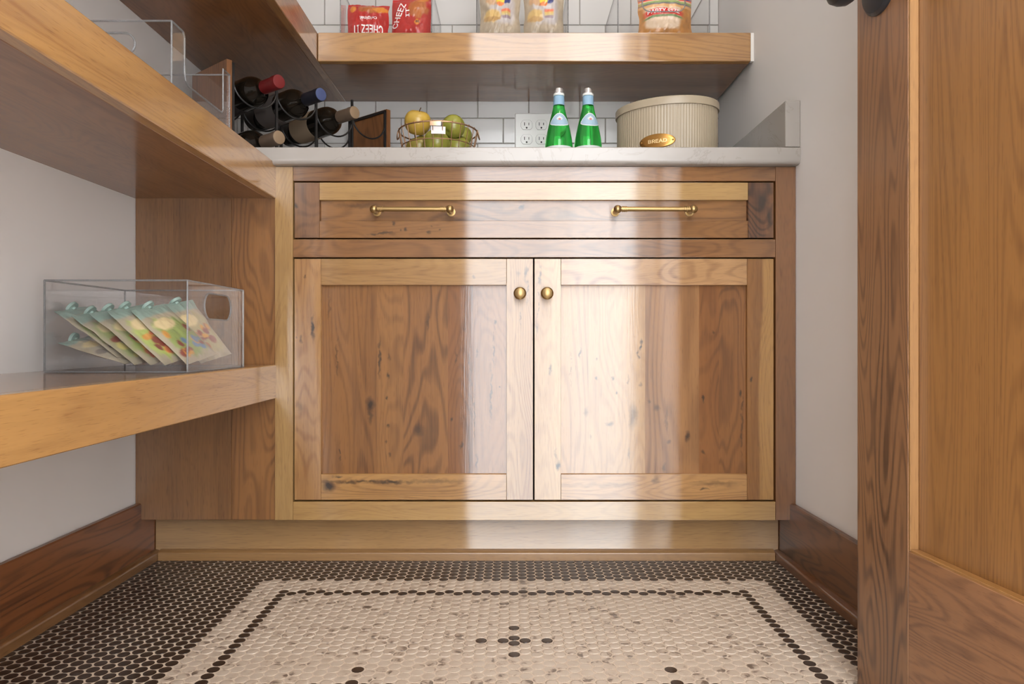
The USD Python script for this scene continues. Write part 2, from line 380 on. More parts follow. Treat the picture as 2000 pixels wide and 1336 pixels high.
# ================================================================== base cabinet
cab = thing('base_cabinet', 'hickory base cabinet with one wide drawer over two panelled doors', 'cabinet', (0, YF, 0))
def fb(px0, px1, py0, py1, d0=0.0, d1=0.019, b=0.0003):
    """a board on the cabinet face from pixels; d0, d1: depth of front and back behind the face"""
    return rbox(wx(px0, YF), wx(px1, YF), YF + d0, YF + d1, wz(py1, YF), wz(py0, YF), b)
def fk(px, py, ra, rc, s, d=0.0): return (wx(px, YF), YF + d, wz(py, YF), ra, rc, s)

FRONT[0] = True
# carcass and filler panel on the left
part(cab, 'carcass', [rbox(XL + 0.0005, wx(1554, YF), YF + 0.024, YB - 0.002, wz(1016, YF), ZCB - 0.001, 0)], dark_gap, smooth=False)
m = wood('z', (176, 126, 80), (120, 78, 44), ring=0.12, tone=0.35, fiber=0.9, pore=0.8)
part(cab, 'filler_panel', fb(263, 451, 326, 1016, 0.004, 0.024), m)
m = wood('z', (182, 128, 78), (132, 84, 46), ring=0.8, tone=0.5, K=55, low=(1.5, 10))
part(cab, 'filler_panel', fb(451.5, 537, 326, 1016, 0.004, 0.024), m)
# face frame
ff_l = wood('z', (206, 168, 116), (168, 124, 74), ring=0.3, tone=0.6, fiber=0.6)
part(cab, 'face_frame_stile', fb(537, 572, 325.6, 1016, 0, 0.024), ff_l)
part(cab, 'face_frame_stile', fb(1515, 1554, 325.6, 1016, 0, 0.024), wood('z', (170, 116, 70), (122, 76, 40), ring=0.3, tone=0.6, fiber=0.5))
part(cab, 'face_frame_rail', fb(572.5, 1514.5, 325.6, 353.5, 0, 0.024), wood('x', (178, 126, 78), (128, 80, 44), ring=0.5, tone=0.8))
part(cab, 'face_frame_rail', fb(572.5, 1514.5, 467.5, 502.5, 0, 0.024), wood('x', (176, 124, 76), (128, 82, 46), ring=0.6, tone=0.8))
part(cab, 'face_frame_rail', fb(572.5, 1514.5, 980, 1016, 0, 0.024), wood('x', (208, 168, 112), (176, 130, 80), ring=0.4, tone=0.6))
# drawer
dr = part(cab, 'drawer', fb(576, 1510, 357, 464, 0.0235, 0.03), dark_gap, False)
part(dr, 'stile', fb(575, 623.5, 356.5, 464.5, 0.0005, 0.021), wood('z', (166, 116, 74), (116, 76, 46), ring=0.5, tone=0.7, K=30, low=(4, 8), knots=[fk(578, 403, 0.006, 0.006, 0.9)]))
part(dr, 'stile', fb(1461.5, 1511, 356.5, 464.5, 0.0005, 0.021), wood('z', (150, 100, 60), (92, 54, 30), ring=0.9, tone=0.9, K=45, low=(5, 8), knots=[fk(1487, 393, 0.026, 0.017, 0.95), fk(1503, 425, 0.03, 0.008, 0.9), fk(1500, 366, 0.02, 0.01, 0.8)]))
part(dr, 'rail', fb(624, 1461, 356.5, 390.5, 0.0005, 0.021), wood('x', (206, 168, 114), (180, 136, 86), ring=0.3, tone=0.6))
kd = [fk(768, 436, .004, .004, .9), fk(793, 447, .004, .004, .9), fk(736, 456, .02, .0035, .85), fk(755, 455, .02, .003, .8), fk(838, 453, .005, .004, .8), fk(843, 441, .003, .003, .8), fk(858, 450, .003, .003, .7), fk(782, 450, .003, .003, .7)]
part(dr, 'rail', fb(624, 1461, 431.5, 464.5, 0.0005, 0.021), wood('x', (176, 124, 72), (140, 92, 50), ring=0.5, tone=0.6, knots=kd))
kd = [fk(1018, 404, .005, .006, .95, .011), fk(1100, 420, .03, .012, .35, .011), fk(900, 425, .05, .008, .5, .011), fk(960, 400, .05, .01, .4, .011), fk(700, 400, .06, .006, .5, .011)]
part(dr, 'panel', fb(624, 1461, 389, 433, 0.011, 0.021), wood('x', (176, 126, 78), (128, 84, 50), ring=0.9, tone=1.0, K=40, knots=kd))
def pull(pxc):
    x = wx(pxc, YF - 0.03); z = wz(408, YF - 0.03); y = YF + 0.0005 - 0.028
    hw = 0.0815
    ms = [tube([(x - hw + 0.006, y, z), (x + hw - 0.006, y, z)], 0.0052, 16)]
    for s in (-1, 1):
        ball = trimesh.creation.icosphere(3, 0.0088); ball.apply_translation((x + s * hw, y, z)); ms.append(ball)
        for dd in (0.0105, 0.0145, 0.0185):
            ms.append(tube([(x + s * (hw - dd) - 0.0013, y, z), (x + s * (hw - dd) + 0.0013, y, z)], 0.0064, 16))
        ms.append(tube([(x + s * hw, y, z), (x + s * hw, YF + 0.012, z)], 0.0056, 16))
        ms.append(tube([(x + s * hw, YF + 0.008, z), (x + s * hw, YF + 0.0112, z)], 0.0095, 20))
    return ms
part(dr, 'pull_handle', pull(804), brass); part(dr, 'pull_handle', pull(1281), brass)
# doors
def door(x0, x1, planks, stiles, rails, knob_px):
    d = part(cab, 'door', fb(x0 + 1, x1 - 1, 506, 976, 0.0225, 0.03), dark_gap, False)
    part(d, 'stile', fb(x0, x0 + 51.5, 505.5, 976.5, 0.0005, 0.0215), stiles[0]); part(d, 'stile', fb(x1 - 51.5, x1, 505.5, 976.5, 0.0005, 0.0215), stiles[1])
    part(d, 'rail', fb(x0 + 52, x1 - 52, 505.5, 556.5, 0.0005, 0.0215), rails[0]); part(d, 'rail', fb(x0 + 52, x1 - 52, 926.5, 976.5, 0.0005, 0.0215), rails[1])
    for a, b, w in planks:
        part(d, 'plank', fb(a, b, 552, 930, 0.0112, 0.0215, 0), w, False)
    x, z = wx(knob_px, YF - 0.015), wz(573, YF - 0.015)
    prof = [(0.0, 0.0), (0.0098, 0.0), (0.0098, 0.002), (0.0055, 0.0035), (0.0048, 0.0075), (0.007, 0.0105), (0.0115, 0.0135), (0.0138, 0.0175), (0.0135, 0.0215), (0.0108, 0.0252), (0.006, 0.0272), (0.0, 0.0278)]
    k = lathe(prof, 32); k = frame(k, (x, YF, z), (1, 0, 0), (0, 0, 1), (0, -1, 0)); trimesh.repair.fix_normals(k)
    part(d, 'knob', k, brass)
P = 0.0112
Wd = lambda l, d, **k: wood('z', l, d, **k)
door(575, 1041,
     [(625, 734.5, Wd((176, 122, 70), (132, 84, 44), ring=.7, tone=.7, K=60, low=(1.0, 9), knots=[fk(721, 791, .016, .011, 1.0, P), fk(721, 812, .02, .005, .7, P), fk(660, 885, .022, .002, .8, P), fk(656, 700, .05, .0025, .6, P), fk(640, 600, .04, .003, .4, P)])),
      (734.5, 786.5, Wd((184, 130, 76), (140, 90, 48), ring=.6, tone=.6, knots=[fk(739, 700, .045, .0035, .9, P), fk(756, 735, .007, .003, .9, P), fk(755, 779, .005, .003, .9, P), fk(755, 834, .005, .003, .8, P), fk(751, 866, .006, .003, .8, P), fk(760, 890, .006, .004, .8, P), fk(757, 700, .01, .003, .6, P)])),
      (786.5, 874, Wd((180, 124, 70), (128, 82, 42), ring=1.0, tone=.6, K=52, low=(2.2, 11), knots=[fk(816, 842, .014, .012, .7, P), fk(832, 852, .03, .02, .35, P), fk(835, 630, .02, .003, .6, P)])),
      (874, 923, Wd((166, 108, 60), (118, 70, 36), ring=.5, tone=.7, knots=[fk(880, 819, .006, .004, .9, P), fk(900, 872, .008, .004, .8, P), fk(890, 700, .015, .003, .6, P), fk(905, 640, .012, .003, .6, P), fk(918, 720, .05, .002, .7, P)])),
      (923, 992, Wd((184, 132, 90), (146, 94, 60), ring=.5, tone=.6, knots=[fk(958, 770, .07, .0025, .8, P), fk(931, 690, .012, .003, .8, P), fk(966, 630, .006, .004, .9, P), fk(964, 680, .05, .002, .7, P), fk(930, 905, .02, .003, .7, P), fk(976, 755, .003, .003, .9, P), fk(926, 810, .06, .002, .7, P)]))],
     [Wd((204, 156, 106), (168, 116, 70), ring=.6, tone=.6, knots=[fk(610, 642, .028, .0042, 1.0), fk(588, 662, .010, .004, .95), fk(577, 660, .006, .003, .9), fk(597, 657, .004, .002, .8), fk(586, 795, .012, .008, .4), fk(596, 540, .006, .002, .8)]),
      Wd((212, 172, 128), (178, 132, 92), ring=.6, tone=.6, knots=[fk(1027, 535, .02, .004, .75), fk(1017, 600, .05, .002, .6), fk(1030, 560, .04, .002, .6), fk(1010, 535, .006, .006, .4)], heart=('x', wx(1032, YF), .02, (.86, .74, .62)))],
     [wood('x', (200, 158, 104), (166, 120, 72), ring=.4, tone=.6, knots=[fk(925, 541, .004, .004, .6)], skew=0.03),
      wood('x', (204, 156, 98), (148, 98, 52), ring=.7, tone=.8, knots=[fk(641, 950, .015, .012, 1.0), fk(765, 943, .05, .0045, .95), fk(700, 941, .07, .004, .8), fk(660, 931, .012, .003, .8), fk(850, 940, .08, .005, .45)])],
     1015.5)
door(1044, 1511,
     [(1093, 1150.5, Wd((206, 162, 120), (160, 112, 76), ring=.8, tone=.6, K=45, low=(1.2, 11), knots=[fk(1134, 690, .012, .003, .9, P), fk(1146, 805, .012, .006, .5, P), fk(1115, 720, .05, .002, .5, P)])),
      (1150.5, 1201.5, Wd((210, 168, 124), (176, 128, 88), ring=.6, tone=.5, knots=[fk(1167, 740, .004, .004, .8, P), fk(1192, 830, .006, .008, .7, P), fk(1198, 738, .006, .003, .8, P), fk(1167, 700, .003, .003, .6, P), fk(1155, 855, .006, .003, .5, P)])),
      (1201.5, 1262, Wd((214, 172, 128), (184, 136, 94), ring=.5, tone=.5, knots=[fk(1252, 675, .015, .0035, 1.0, P), fk(1248, 692, .012, .003, 1.0, P), fk(1238, 815, .03, .009, .55, P), fk(1204, 768, .006, .003, .8, P), fk(1228, 745, .014, .003, .5, P), fk(1254, 750, .006, .003, .5, P), fk(1230, 890, .012, .003, .5, P)])),
      (1262, 1368, Wd((194, 142, 96), (150, 100, 62), ring=.8, tone=.6, K=48, low=(1.6, 8), knots=[fk(1344, 854, .012, .006, .95, P), fk(1285, 798, .008, .006, .6, P), fk(1304, 822, .03, .003, .5, P), fk(1310, 865, .006, .006, .6, P), fk(1300, 915, .01, .004, .6, P), fk(1270, 785, .005, .005, .6, P)])),
      (1368, 1407, Wd((170, 112, 60), (126, 76, 36), ring=.6, tone=.6, knots=[fk(1376, 778, .012, .0025, .9, P), fk(1395, 650, .006, .003, .7, P), fk(1377, 885, .006, .004, .7, P)])),
      (1407, 1462, Wd((178, 120, 66), (130, 82, 42), ring=.7, tone=.6, knots=[fk(1449, 768, .008, .004, .9, P), fk(1454, 800, .03, .003, .8, P), fk(1452, 850, .05, .003, .6, P), fk(1403, 600, .006, .003, .6, P)]))],
     [Wd((216, 176, 132), (188, 142, 100), ring=.5, tone=.5, knots=[fk(1090, 910, .012, .0055, 1.0), fk(1075, 722, .012, .003, .8), fk(1054, 540, .03, .003, .75), fk(1052, 590, .05, .002, .6), fk(1085, 890, .015, .003, .5), fk(1048, 640, .015, .004, .5)]),
      Wd((214, 166, 100), (186, 136, 76), ring=.4, tone=.4, heart=('x', wx(1483, YF), -.003, (.58, .46, .36)), knots=[fk(1469, 742, .008, .003, .9)])],
     [wood('x', (204, 160, 118), (158, 108, 74), ring=.9, tone=.6, K=50, low=(3, 7), skew=0.1),
      wood('x', (206, 158, 106), (166, 114, 70), ring=.8, tone=.7, knots=[fk(1281, 938, .01, .008, .6), fk(1375, 955, .012, .003, .8), fk(1400, 945, .06, .006, .4), fk(1180, 948, .1, .006, .3)])],
     1068.5)
# toe board and shoe
part(cab, 'toe_kick', rbox(XL + 0.0145, XR - 0.0145, YT, YT + 0.018, 0.0, wz(1008, YF), 0.0008), wood('x', (206, 164, 116), (170, 128, 86), ring=.2, tone=.5, fiber=.6))
poly = sg.Polygon([(0, 0), (0.0165, 0), (0.0165, 0.015)] + [(0.0165 * math.cos(t), 0.015 + 0.0075 * math.sin(t)) for t in np.linspace(0.2, math.pi / 2, 6)])
sh = frame(prism(poly, XR - XL - 0.056), (XL + 0.028, YT, 0), (0, -1, 0), (0, 0, 1), (1, 0, 0)); trimesh.repair.fix_normals(sh)
part(cab, 'shoe_moulding', sh, wood('x', (196, 150, 98), (160, 114, 70), ring=.3, tone=.6, front=False, rough=.35))

FRONT[0] = False
# ================================================================== countertop
ct = thing('countertop', 'white quartz countertop with eased edge and short upstand at right', 'countertop', (0, YC, ZC))
def eased(x0, x1, y0, y1, z0, z1, r=0.006, n=4):
    p = []
    a = np.linspace(0, math.pi / 2, n)
    for cy, cz, st in ((y0 + r * 1.0, z1 - r * .5, 'top'), (y0 + r * 1.6, z0 + r * 1.6, 'bot')):
        for t in a:
            if st == 'top': yz = (cy - r * math.cos(t), cz + r * .5 * math.sin(t))
            else: yz = (cy - r * 1.6 * math.cos(t), cz - r * 1.6 * math.sin(t))
            for X in (x0, x1): p.append((X, *yz))
    for X in (x0, x1): p += [(X, y1, z0), (X, y1, z1)]
    return hull(p)
part(ct, 'slab', eased(XL + 0.001, XR - 0.0005, YC, YB - 0.001, ZCB, ZC), quartz, smooth=50)
part(ct, 'side_splash', rbox(XR - 0.0325, XR - 0.0005, YC + 0.001, YB - 0.001, ZC + 0.0002, wz(196, YC), 0.001), quartz)

# ================================================================== shelves
def skew_box(x0, x1, y0, y1, z0, z1, front_slope=0.0, b=0.0012):
    """a shelf on the left wall; its front edge runs a little out of line (front_slope per metre of depth)"""
    p = []
    for y in (y0 + b, y1 - b):
        xf = x1 + front_slope * (y - YF)
        for z, s in ((z0, 1), (z1, -1)):
            p += [(x0, y, z), (xf - b, y, z), (xf, y, z + s * b)]
    return hull(p)
def left_shelf(label, zt, zb_, xf, slope, y1, fas, und, top):
    t = thing('wall_shelf', label, 'shelf', (XL, 0.9, zb_))
    part(t, 'top_board', skew_box(XL + 0.0005, xf - 0.019, Y_LEFT_END, y1, zt - 0.012, zt, slope), top)
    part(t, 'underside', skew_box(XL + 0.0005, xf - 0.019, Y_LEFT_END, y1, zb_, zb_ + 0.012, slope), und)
    p = []
    b = 0.0015
    for y in (Y_LEFT_END, y1):
        x = xf + slope * (y - YF)
        p += [(x - 0.0185, y, zb_), (x - b, y, zb_), (x, y, zb_ + b), (x, y, zt - b), (x - b, y, zt), (x - 0.0185, y, zt)]
    part(t, 'fascia', hull(p), fas)
    return t
zt_m, zb_m = wz(318, YF), wz(387, YF)
zt_l, zb_l = wz(712.5, YF), wz(778.5, YF)
xf_m = wx(538.5, YF)
left_shelf('thick hickory shelf along the left wall, holding the bin of snack pouches', zt_l, zb_l, xf_m, -0.004, YF + 0.0035,
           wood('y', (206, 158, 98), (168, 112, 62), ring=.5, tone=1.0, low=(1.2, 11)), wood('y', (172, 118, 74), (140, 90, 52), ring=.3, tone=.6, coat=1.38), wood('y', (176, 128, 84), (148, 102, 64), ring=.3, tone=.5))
left_shelf('thick hickory shelf along the left wall, level with the countertop', zt_m, zb_m, xf_m, -0.0125, YF + 0.0035,
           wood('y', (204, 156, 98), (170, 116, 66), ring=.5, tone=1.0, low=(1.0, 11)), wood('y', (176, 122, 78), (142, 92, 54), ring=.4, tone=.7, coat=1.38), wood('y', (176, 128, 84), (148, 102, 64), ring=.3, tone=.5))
zt_u, zb_u = wz(63.5, YS), wz(119.5, YS)
xf_u = wx(620, YS)
left_shelf('uppermost thick hickory shelf on the left wall, above the wine rack', zt_u, zb_u, xf_u, 0.0, YB - 0.001,
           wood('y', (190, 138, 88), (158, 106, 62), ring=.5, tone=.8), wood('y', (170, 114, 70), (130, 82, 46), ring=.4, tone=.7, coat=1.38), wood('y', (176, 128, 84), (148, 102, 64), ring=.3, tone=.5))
bs = thing('wall_shelf', 'thick hickory shelf across the tiled wall above the bottles', 'shelf', (0, YB, zb_u))
x1 = wx(1466.5, YS)
part(bs, 'top_board', rbox(xf_u + 0.0005, x1, YS + 0.0195, YB - 0.0005, zt_u - 0.012, zt_u, 0.001), wood('x', (176, 128, 84), (148, 102, 64), ring=.3, tone=.5))
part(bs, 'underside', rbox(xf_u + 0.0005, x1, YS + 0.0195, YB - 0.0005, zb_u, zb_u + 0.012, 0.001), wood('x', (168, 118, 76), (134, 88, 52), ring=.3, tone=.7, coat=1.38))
part(bs, 'fascia', rbox(xf_u + 0.0008, x1, YS, YS + 0.019, zb_u, zt_u, 0.0015), wood('x', (204, 156, 102), (164, 112, 66), ring=.8, tone=.7, K=55, low=(1.3, 12), front=True))
part(bs, 'caulk_bead', rbox(x1 + 0.0002, XR, YS + 0.001, YS + 0.012, zb_u, zt_u, 0.0008), caulk)

# ================================================================== open door on the right
DSL = 0.089
dn = math.hypot(DSL, 1.0)
d_al = np.array([DSL, -1.0, 0]) / dn                     # along the leaf, latch edge -> hinges
d_n = np.array([-1.0, -DSL, 0]) / dn                     # face seen, towards the room
D0 = np.array([0.4954, 1.035, 0.003])
dd = thing('door_1', kind='structure', loc=tuple(D0))
def leaf(a0, a1, z0, z1, n0, n1, b=0.0012):
    m = rbox(a0, a1, z0, z1, n0, n1, b)
    m = frame(m, D0 - np.array([0, 0, D0[2]]), d_al, (0, 0, 1), d_n); trimesh.repair.fix_normals(m); return m
ST, DW, DT = 0.1155, 0.755, 0.035
vd = dict(coat=1.5, rough=0.28)
part(dd, 'stile', leaf(0, ST, 0.003, 2.03, -DT, 0), wood('z', (160, 114, 82), (96, 62, 44), ring=1.05, tone=.6, K=62, low=(1.5, 11), **vd))
part(dd, 'stile', leaf(DW - ST, DW, 0.003, 2.03, -DT, 0), wood('z', (166, 112, 72), (120, 76, 46), ring=.8, **vd))
zr = wz(1079, 0.9148)
part(dd, 'rail', leaf(ST + 0.0003, DW - ST - 0.0003, 0.003, zr, -DT, 0), wood('y', (176, 124, 88), (132, 86, 58), ring=.8, tone=.5, K=60, low=(0.8, 15), **vd))
part(dd, 'rail', leaf(ST + 0.0003, DW - ST - 0.0003, 1.92, 2.03, -DT, 0), wood('y', (166, 112, 72), (120, 76, 46), ring=.8, **vd))
part(dd, 'panel', leaf(ST - 0.005, DW - ST + 0.005, zr - 0.005, 1.925, -0.022, -0.0125), wood('z', (176, 124, 70), (140, 90, 48), ring=.75, tone=.5, K=60, low=(0.7, 16), **vd))
bead_m = wood('z', (186, 138, 84), (160, 112, 64), ring=.2, tone=.4, **vd)
part(dd, 'bead', leaf(ST - 0.001, ST + 0.003, zr, 1.92, -0.0124, -0.0008, 0.0006), bead_m)
part(dd, 'bead', leaf(ST + 0.003, DW - ST, zr - 0.001, zr + 0.003, -0.0124, -0.0008, 0.0006), wood('y', (190, 136, 76), (160, 108, 56), ring=.2, tone=.4, **vd))
# knob
ka = 0.056; kz = 0.978
kc = D0 - np.array([0, 0, D0[2]]) + d_al * ka + np.array([0, 0, kz])
ros = lathe([(0, 0), (0.0365, 0), (0.0365, 0.003), (0.033, 0.007), (0.02, 0.0095), (0.0, 0.010)], 40)
part(dd, 'rosette', frame(ros, kc, d_al, np.cross(d_n, d_al), d_n), bronze)
kb = lathe([(0, 0.008), (0.012, 0.008), (0.0105, 0.03), (0.013, 0.036), (0.021, 0.039), (0.0255, 0.046), (0.0265, 0.055), (0.0245, 0.064), (0.018, 0.070), (0.0, 0.073)], 40)
part(dd, 'knob', frame(kb, kc, d_al, np.cross(d_n, d_al), d_n), bronze)

# ================================================================== clear bins
def panel_prism(poly, thick, o, ex, ey, ez):
    m = frame(prism(poly, thick), o, ex, ey, ez); trimesh.repair.fix_normals(m); return m
def ring_on(poly, o, ex, ey, r):
    c = np.array(poly.exterior.coords)[:-1]
    return tube([np.array(o) + np.array(ex) * a + np.array(ey) * b for a, b in c], r, 6, closed=True)
def clear_bin(label, x0, x1, y0, y1, z0, h, front_hole=None, side_hole=None, side_cut=None, group=None, r=0.0016):
    """front_hole, side_hole: (centre along, centre height, width, height) of the grip hole; side_cut: (y0, y1, lip height) of the opening in the right side"""
    t = thing('storage_bin', label, 'storage bin', ((x0 + x1) / 2, (y0 + y1) / 2, z0), group)
    z0 = z0 + 0.0004
    T = 0.0028; z1 = z0 + h
    part(t, 'bottom_panel', rbox(x0 + T, x1 - T, y0 + T, y1 - T, z0, z0 + T, 0), acrylic, False)
    fr = sg.box(x0, 0, x1, h)
    rings = []
    if front_hole:
        c = sa.translate(stadium(front_hole[2], front_hole[3]), front_hole[0], front_hole[1]); fr = fr.difference(c)
        rings.append(ring_on(c, (0, y0 + T / 2, z0), (1, 0, 0), (0, 0, 1), 0.0017))
    part(t, 'front_panel', panel_prism(fr, T, (0, y0 + T, z0), (1, 0, 0), (0, 0, 1), (0, -1, 0)), acrylic, False)
    part(t, 'back_panel', rbox(x0, x1, y1 - T, y1, z0, z1, 0), acrylic, False)
    part(t, 'side_panel', rbox(x0, x0 + T, y0 + T, y1 - T, z0, z1, 0), acrylic, False)
    sd = sg.box(y0 + T, 0, y1 - T, h)
    if side_hole:
        c = sa.translate(stadium(side_hole[2], side_hole[3]), side_hole[0], side_hole[1]); sd = sd.difference(c)
        rings.append(ring_on(c, (x1 - T / 2, 0, z0), (0, 1, 0), (0, 0, 1), 0.0017))
    top_path = [(x1 - T / 2, y0 + T / 2, z1), (x0 + T / 2, y0 + T / 2, z1), (x0 + T / 2, y1 - T / 2, z1), (x1 - T / 2, y1 - T / 2, z1)]
    rim = [tube([top_path[i], top_path[i + 1]], r, 8) for i in range(3)]
    if side_cut:
        a, b, lip = side_cut
        cut = sg.Polygon([(a - 0.002, h + 1), (a, h), (a, lip + 0.02), (a + 0.004, lip + 0.006), (a + 0.016, lip), (b - 0.006, lip), (b, lip + 0.006), (b, h), (b, h + 1)])
        sd = sd.difference(cut)
        pth = [(y0 + T / 2, h), (a - 0.006, h), (a, h - 0.008), (a, lip + 0.02), (a + 0.004, lip + 0.006), (a + 0.016, lip), (b - 0.006, lip), (b, lip + 0.006), (b, h), (y1 - T / 2, h)]
        rim.append(tube([(x1 - T / 2, y, z0 + z) for y, z in pth], r, 8))
    else:
        rim.append(tube([top_path[3], top_path[0]], r, 8))
    for X in (x0 + T / 2, x1 - T / 2):
        for Y in (y0 + T / 2, y1 - T / 2): rim.append(tube([(X, Y, z0 + 0.0016), (X, Y, z1)], r, 8))
    for Y in (y0 + T / 2, y1 - T / 2): rim.append(tube([(x0 + 0.0016, Y, z0 + 0.0016), (x1 - 0.0016, Y, z0 + 0.0016)], r, 8))
    rim.append(tube([(x1 - T / 2, y0, z0 + 0.0016), (x1 - T / 2, y1, z0 + 0.0016)], r, 8))
    for g in (sd.geoms if hasattr(sd, 'geoms') else [sd]):
        part(t, 'side_panel', panel_prism(g, T, (x1 - T, 0, z0), (0, 1, 0), (0, 0, 1), (1, 0, 0)), acrylic, False)
    part(t, 'edge', rim, acrylic_edge)
    for c in rings: part(t, 'grip_ring', c, acrylic_edge)
    return t
b1 = (-0.774, -0.535, 1.19, 1.44)
clear_bin('clear acrylic bin of snack pouches with grip hole, on the lowest shelf', b1[0], b1[1], b1[2], b1[3], zt_l, 0.153, side_hole=(1.316, 0.114, 0.117, 0.046))
b2 = (-0.800, -0.535, 1.1345, 1.3696)
clear_bin('empty clear bin with low cut-out side, beside the wine rack', b2[0], b2[1], b2[2], b2[3], zt_m, 0.1155, front_hole=(-0.6675, 0.0795, 0.147, 0.034), side_cut=(1.1807, 1.338, 0.033))
BY = 1.872
for px0, px1, lab in ((663.5, 844, 'clear bin holding two red snack bags, on the shelf over the tiles'), (930, 1110.5, 'clear bin holding two see-through bags of biscuits'), (1206, 1387, 'clear bin holding one bread bag, at the right end of the shelf')):
    xa, xb = wx(px0, BY), wx(px1, BY)
    clear_bin(lab, xa, xb, BY, BY + 0.235, zt_u, 0.130, front_hole=((xa + xb) / 2, 0.085, 0.112, 0.042) if px0 > 1200 else None)

# ------------------------------------------------------------------ bags and pouches
def pillow(w, h, d, nx=40, nz=44, seed=0, wr=0.0022, taper=0.12, crimp=0.06):
    """a puffed bag: closed mesh in local axes x (width), y (out of the front), z (height from 0); also returns u, v of every vertex and the front's thickness"""
    u = np.linspace(-1, 1, nx); v = np.linspace(0, 1, nz)
    U, V = np.meshgrid(u, v)
    e = np.clip(np.minimum(V, 1 - V) / 0.30, 0, 1); prof = np.sin(e * np.pi / 2) ** 0.8 * np.where(np.minimum(V, 1 - V) < crimp, 0.0, 1.0)
    sx = np.clip(1 - np.abs(U) ** 2.6, 0, 1)
    th = d / 2 * prof * sx
    q = np.stack([U * 3 + seed, V * 4, np.full_like(U, seed * 1.7)], -1)
    wrk = (meshkit.fbm(q * 1.5, 3, seed) - 0.5) * 2 * wr * (0.4 + sx)
    half = w / 2 * (1 - taper * np.sin(V * np.pi) * 0.5) + (meshkit.noise(np.stack([U * 0 + np.sign(U), V * 6, U * 0 + seed], -1), seed) - 0.5) * 0.004
    X = U * half; Z = V * h + 0.0
    front = np.stack([X, th + wrk, Z], -1).reshape(-1, 3); back = np.stack([X, -th + wrk - 0.0006, Z], -1).reshape(-1, 3)
    idx = np.arange(nx * nz).reshape(nz, nx); n = nx * nz
    a, b, c, dd_ = idx[:-1, :-1].ravel(), idx[:-1, 1:].ravel(), idx[1:, 1:].ravel(), idx[1:, :-1].ravel()
    Fc = [np.stack([a, b, c], 1), np.stack([a, c, dd_], 1), np.stack([a, c, b], 1) + n, np.stack([a, dd_, c], 1) + n]
    loop = np.concatenate([idx[0, :], idx[1:, -1], idx[-1, -2::-1], idx[-2:0:-1, 0]]); l2 = np.roll(loop, -1)
    Fc += [np.stack([loop, loop + n, l2], 1), np.stack([l2, loop + n, l2 + n], 1)]
    m = trimesh.Trimesh(np.vstack([front, back]), np.vstack(Fc), process=False)
    m.fix_normals(multibody=False)
    UV = np.stack([np.r_[U.ravel(), U.ravel()], np.r_[V.ravel(), V.ravel()]], 1)
    def surf(x, z):
        vi = np.clip(z / h, 0, 1); hw = w / 2 * (1 - taper * np.sin(vi * np.pi) * 0.5); ui = np.clip(x / hw, -1, 1)
        i = np.clip(vi * (nz - 1), 0, nz - 1.001); j = np.clip((ui + 1) / 2 * (nx - 1), 0, nx - 1.001)
        i0, j0 = i.astype(int), j.astype(int); fi, fj = i - i0, j - j0; G = (th + wrk)
        return (G[i0, j0] * (1 - fi) * (1 - fj) + G[i0 + 1, j0] * fi * (1 - fj) + G[i0, j0 + 1] * (1 - fi) * fj + G[i0 + 1, j0 + 1] * fi * fj)
    return m, UV, surf
def ink_on(surf, text, height, cx, cz, ang=0.0, arc=0.0, stretch=1.0, bold=True):
    m = meshkit.text_mesh(text, height, 0.0005, bold=bold)
    m.apply_translation(-m.bounds.mean(0)); m.apply_scale([stretch / m.extents[0], 1, 1])      # stretch: the width in metres
    m = m.subdivide_to_size(0.006)
    v = m.vertices.copy(); v[:, 1] -= arc * v[:, 0] ** 2
    ca, sa_ = math.cos(ang), math.sin(ang)
    x, z = cx + ca * v[:, 0] - sa_ * v[:, 1], cz + sa_ * v[:, 0] + ca * v[:, 1]
    y = surf(x, z) + 0.0006 + (v[:, 2] - v[:, 2].min())
    m.vertices = np.stack([x, y, z], 1)
    trimesh.repair.fix_normals(m); return m
def blob(UV, cu, cv, ru, rv, soft=0.15, seed=0, rough=0.25, q=2.0):
    e = (np.abs((UV[:, 0] - cu) / ru) ** q + np.abs((UV[:, 1] - cv) / rv) ** q) ** (1 / q)
    if rough: e = e + rough * (meshkit.fbm(np.stack([UV[:, 0] * 6, UV[:, 1] * 9, UV[:, 0] * 0 + seed], -1), 3, seed) - 0.5)
    return np.clip((1 - e) / soft + 0.5, 0, 1)[:, None]
def over(base, col, a): return base * (1 - a) + np.array(col) * a
ink_white = plain('ink_white', (0.80, 0.79, 0.76), 0.4)
ink_dark = plain('ink_dark', (0.03, 0.03, 0.06), 0.4)
ink_red = plain('ink_red', lin(190, 50, 40), 0.4)
ink_gold = plain('ink_gold', lin(214, 176, 84), 0.4)
YW = 1.93
def bag_at(t, m, o, yaw=0.0, tilt=0.0):
    """local bag axes -> world: y faces the camera, x to the right"""
    R = trimesh.transformations.rotation_matrix(yaw, [0, 0, 1]) @ trimesh.transformations.rotation_matrix(tilt, [1, 0, 0])
    M = np.eye(4); M[:3, 0], M[:3, 1], M[:3, 2] = (1, 0, 0), (0, -1, 0), (0, 0, 1)
    m = m.copy(); m.apply_transform(M)
    R[:3, 3] = o
    m.apply_transform(R)
    return m
red = np.array(lin(172, 28, 24))
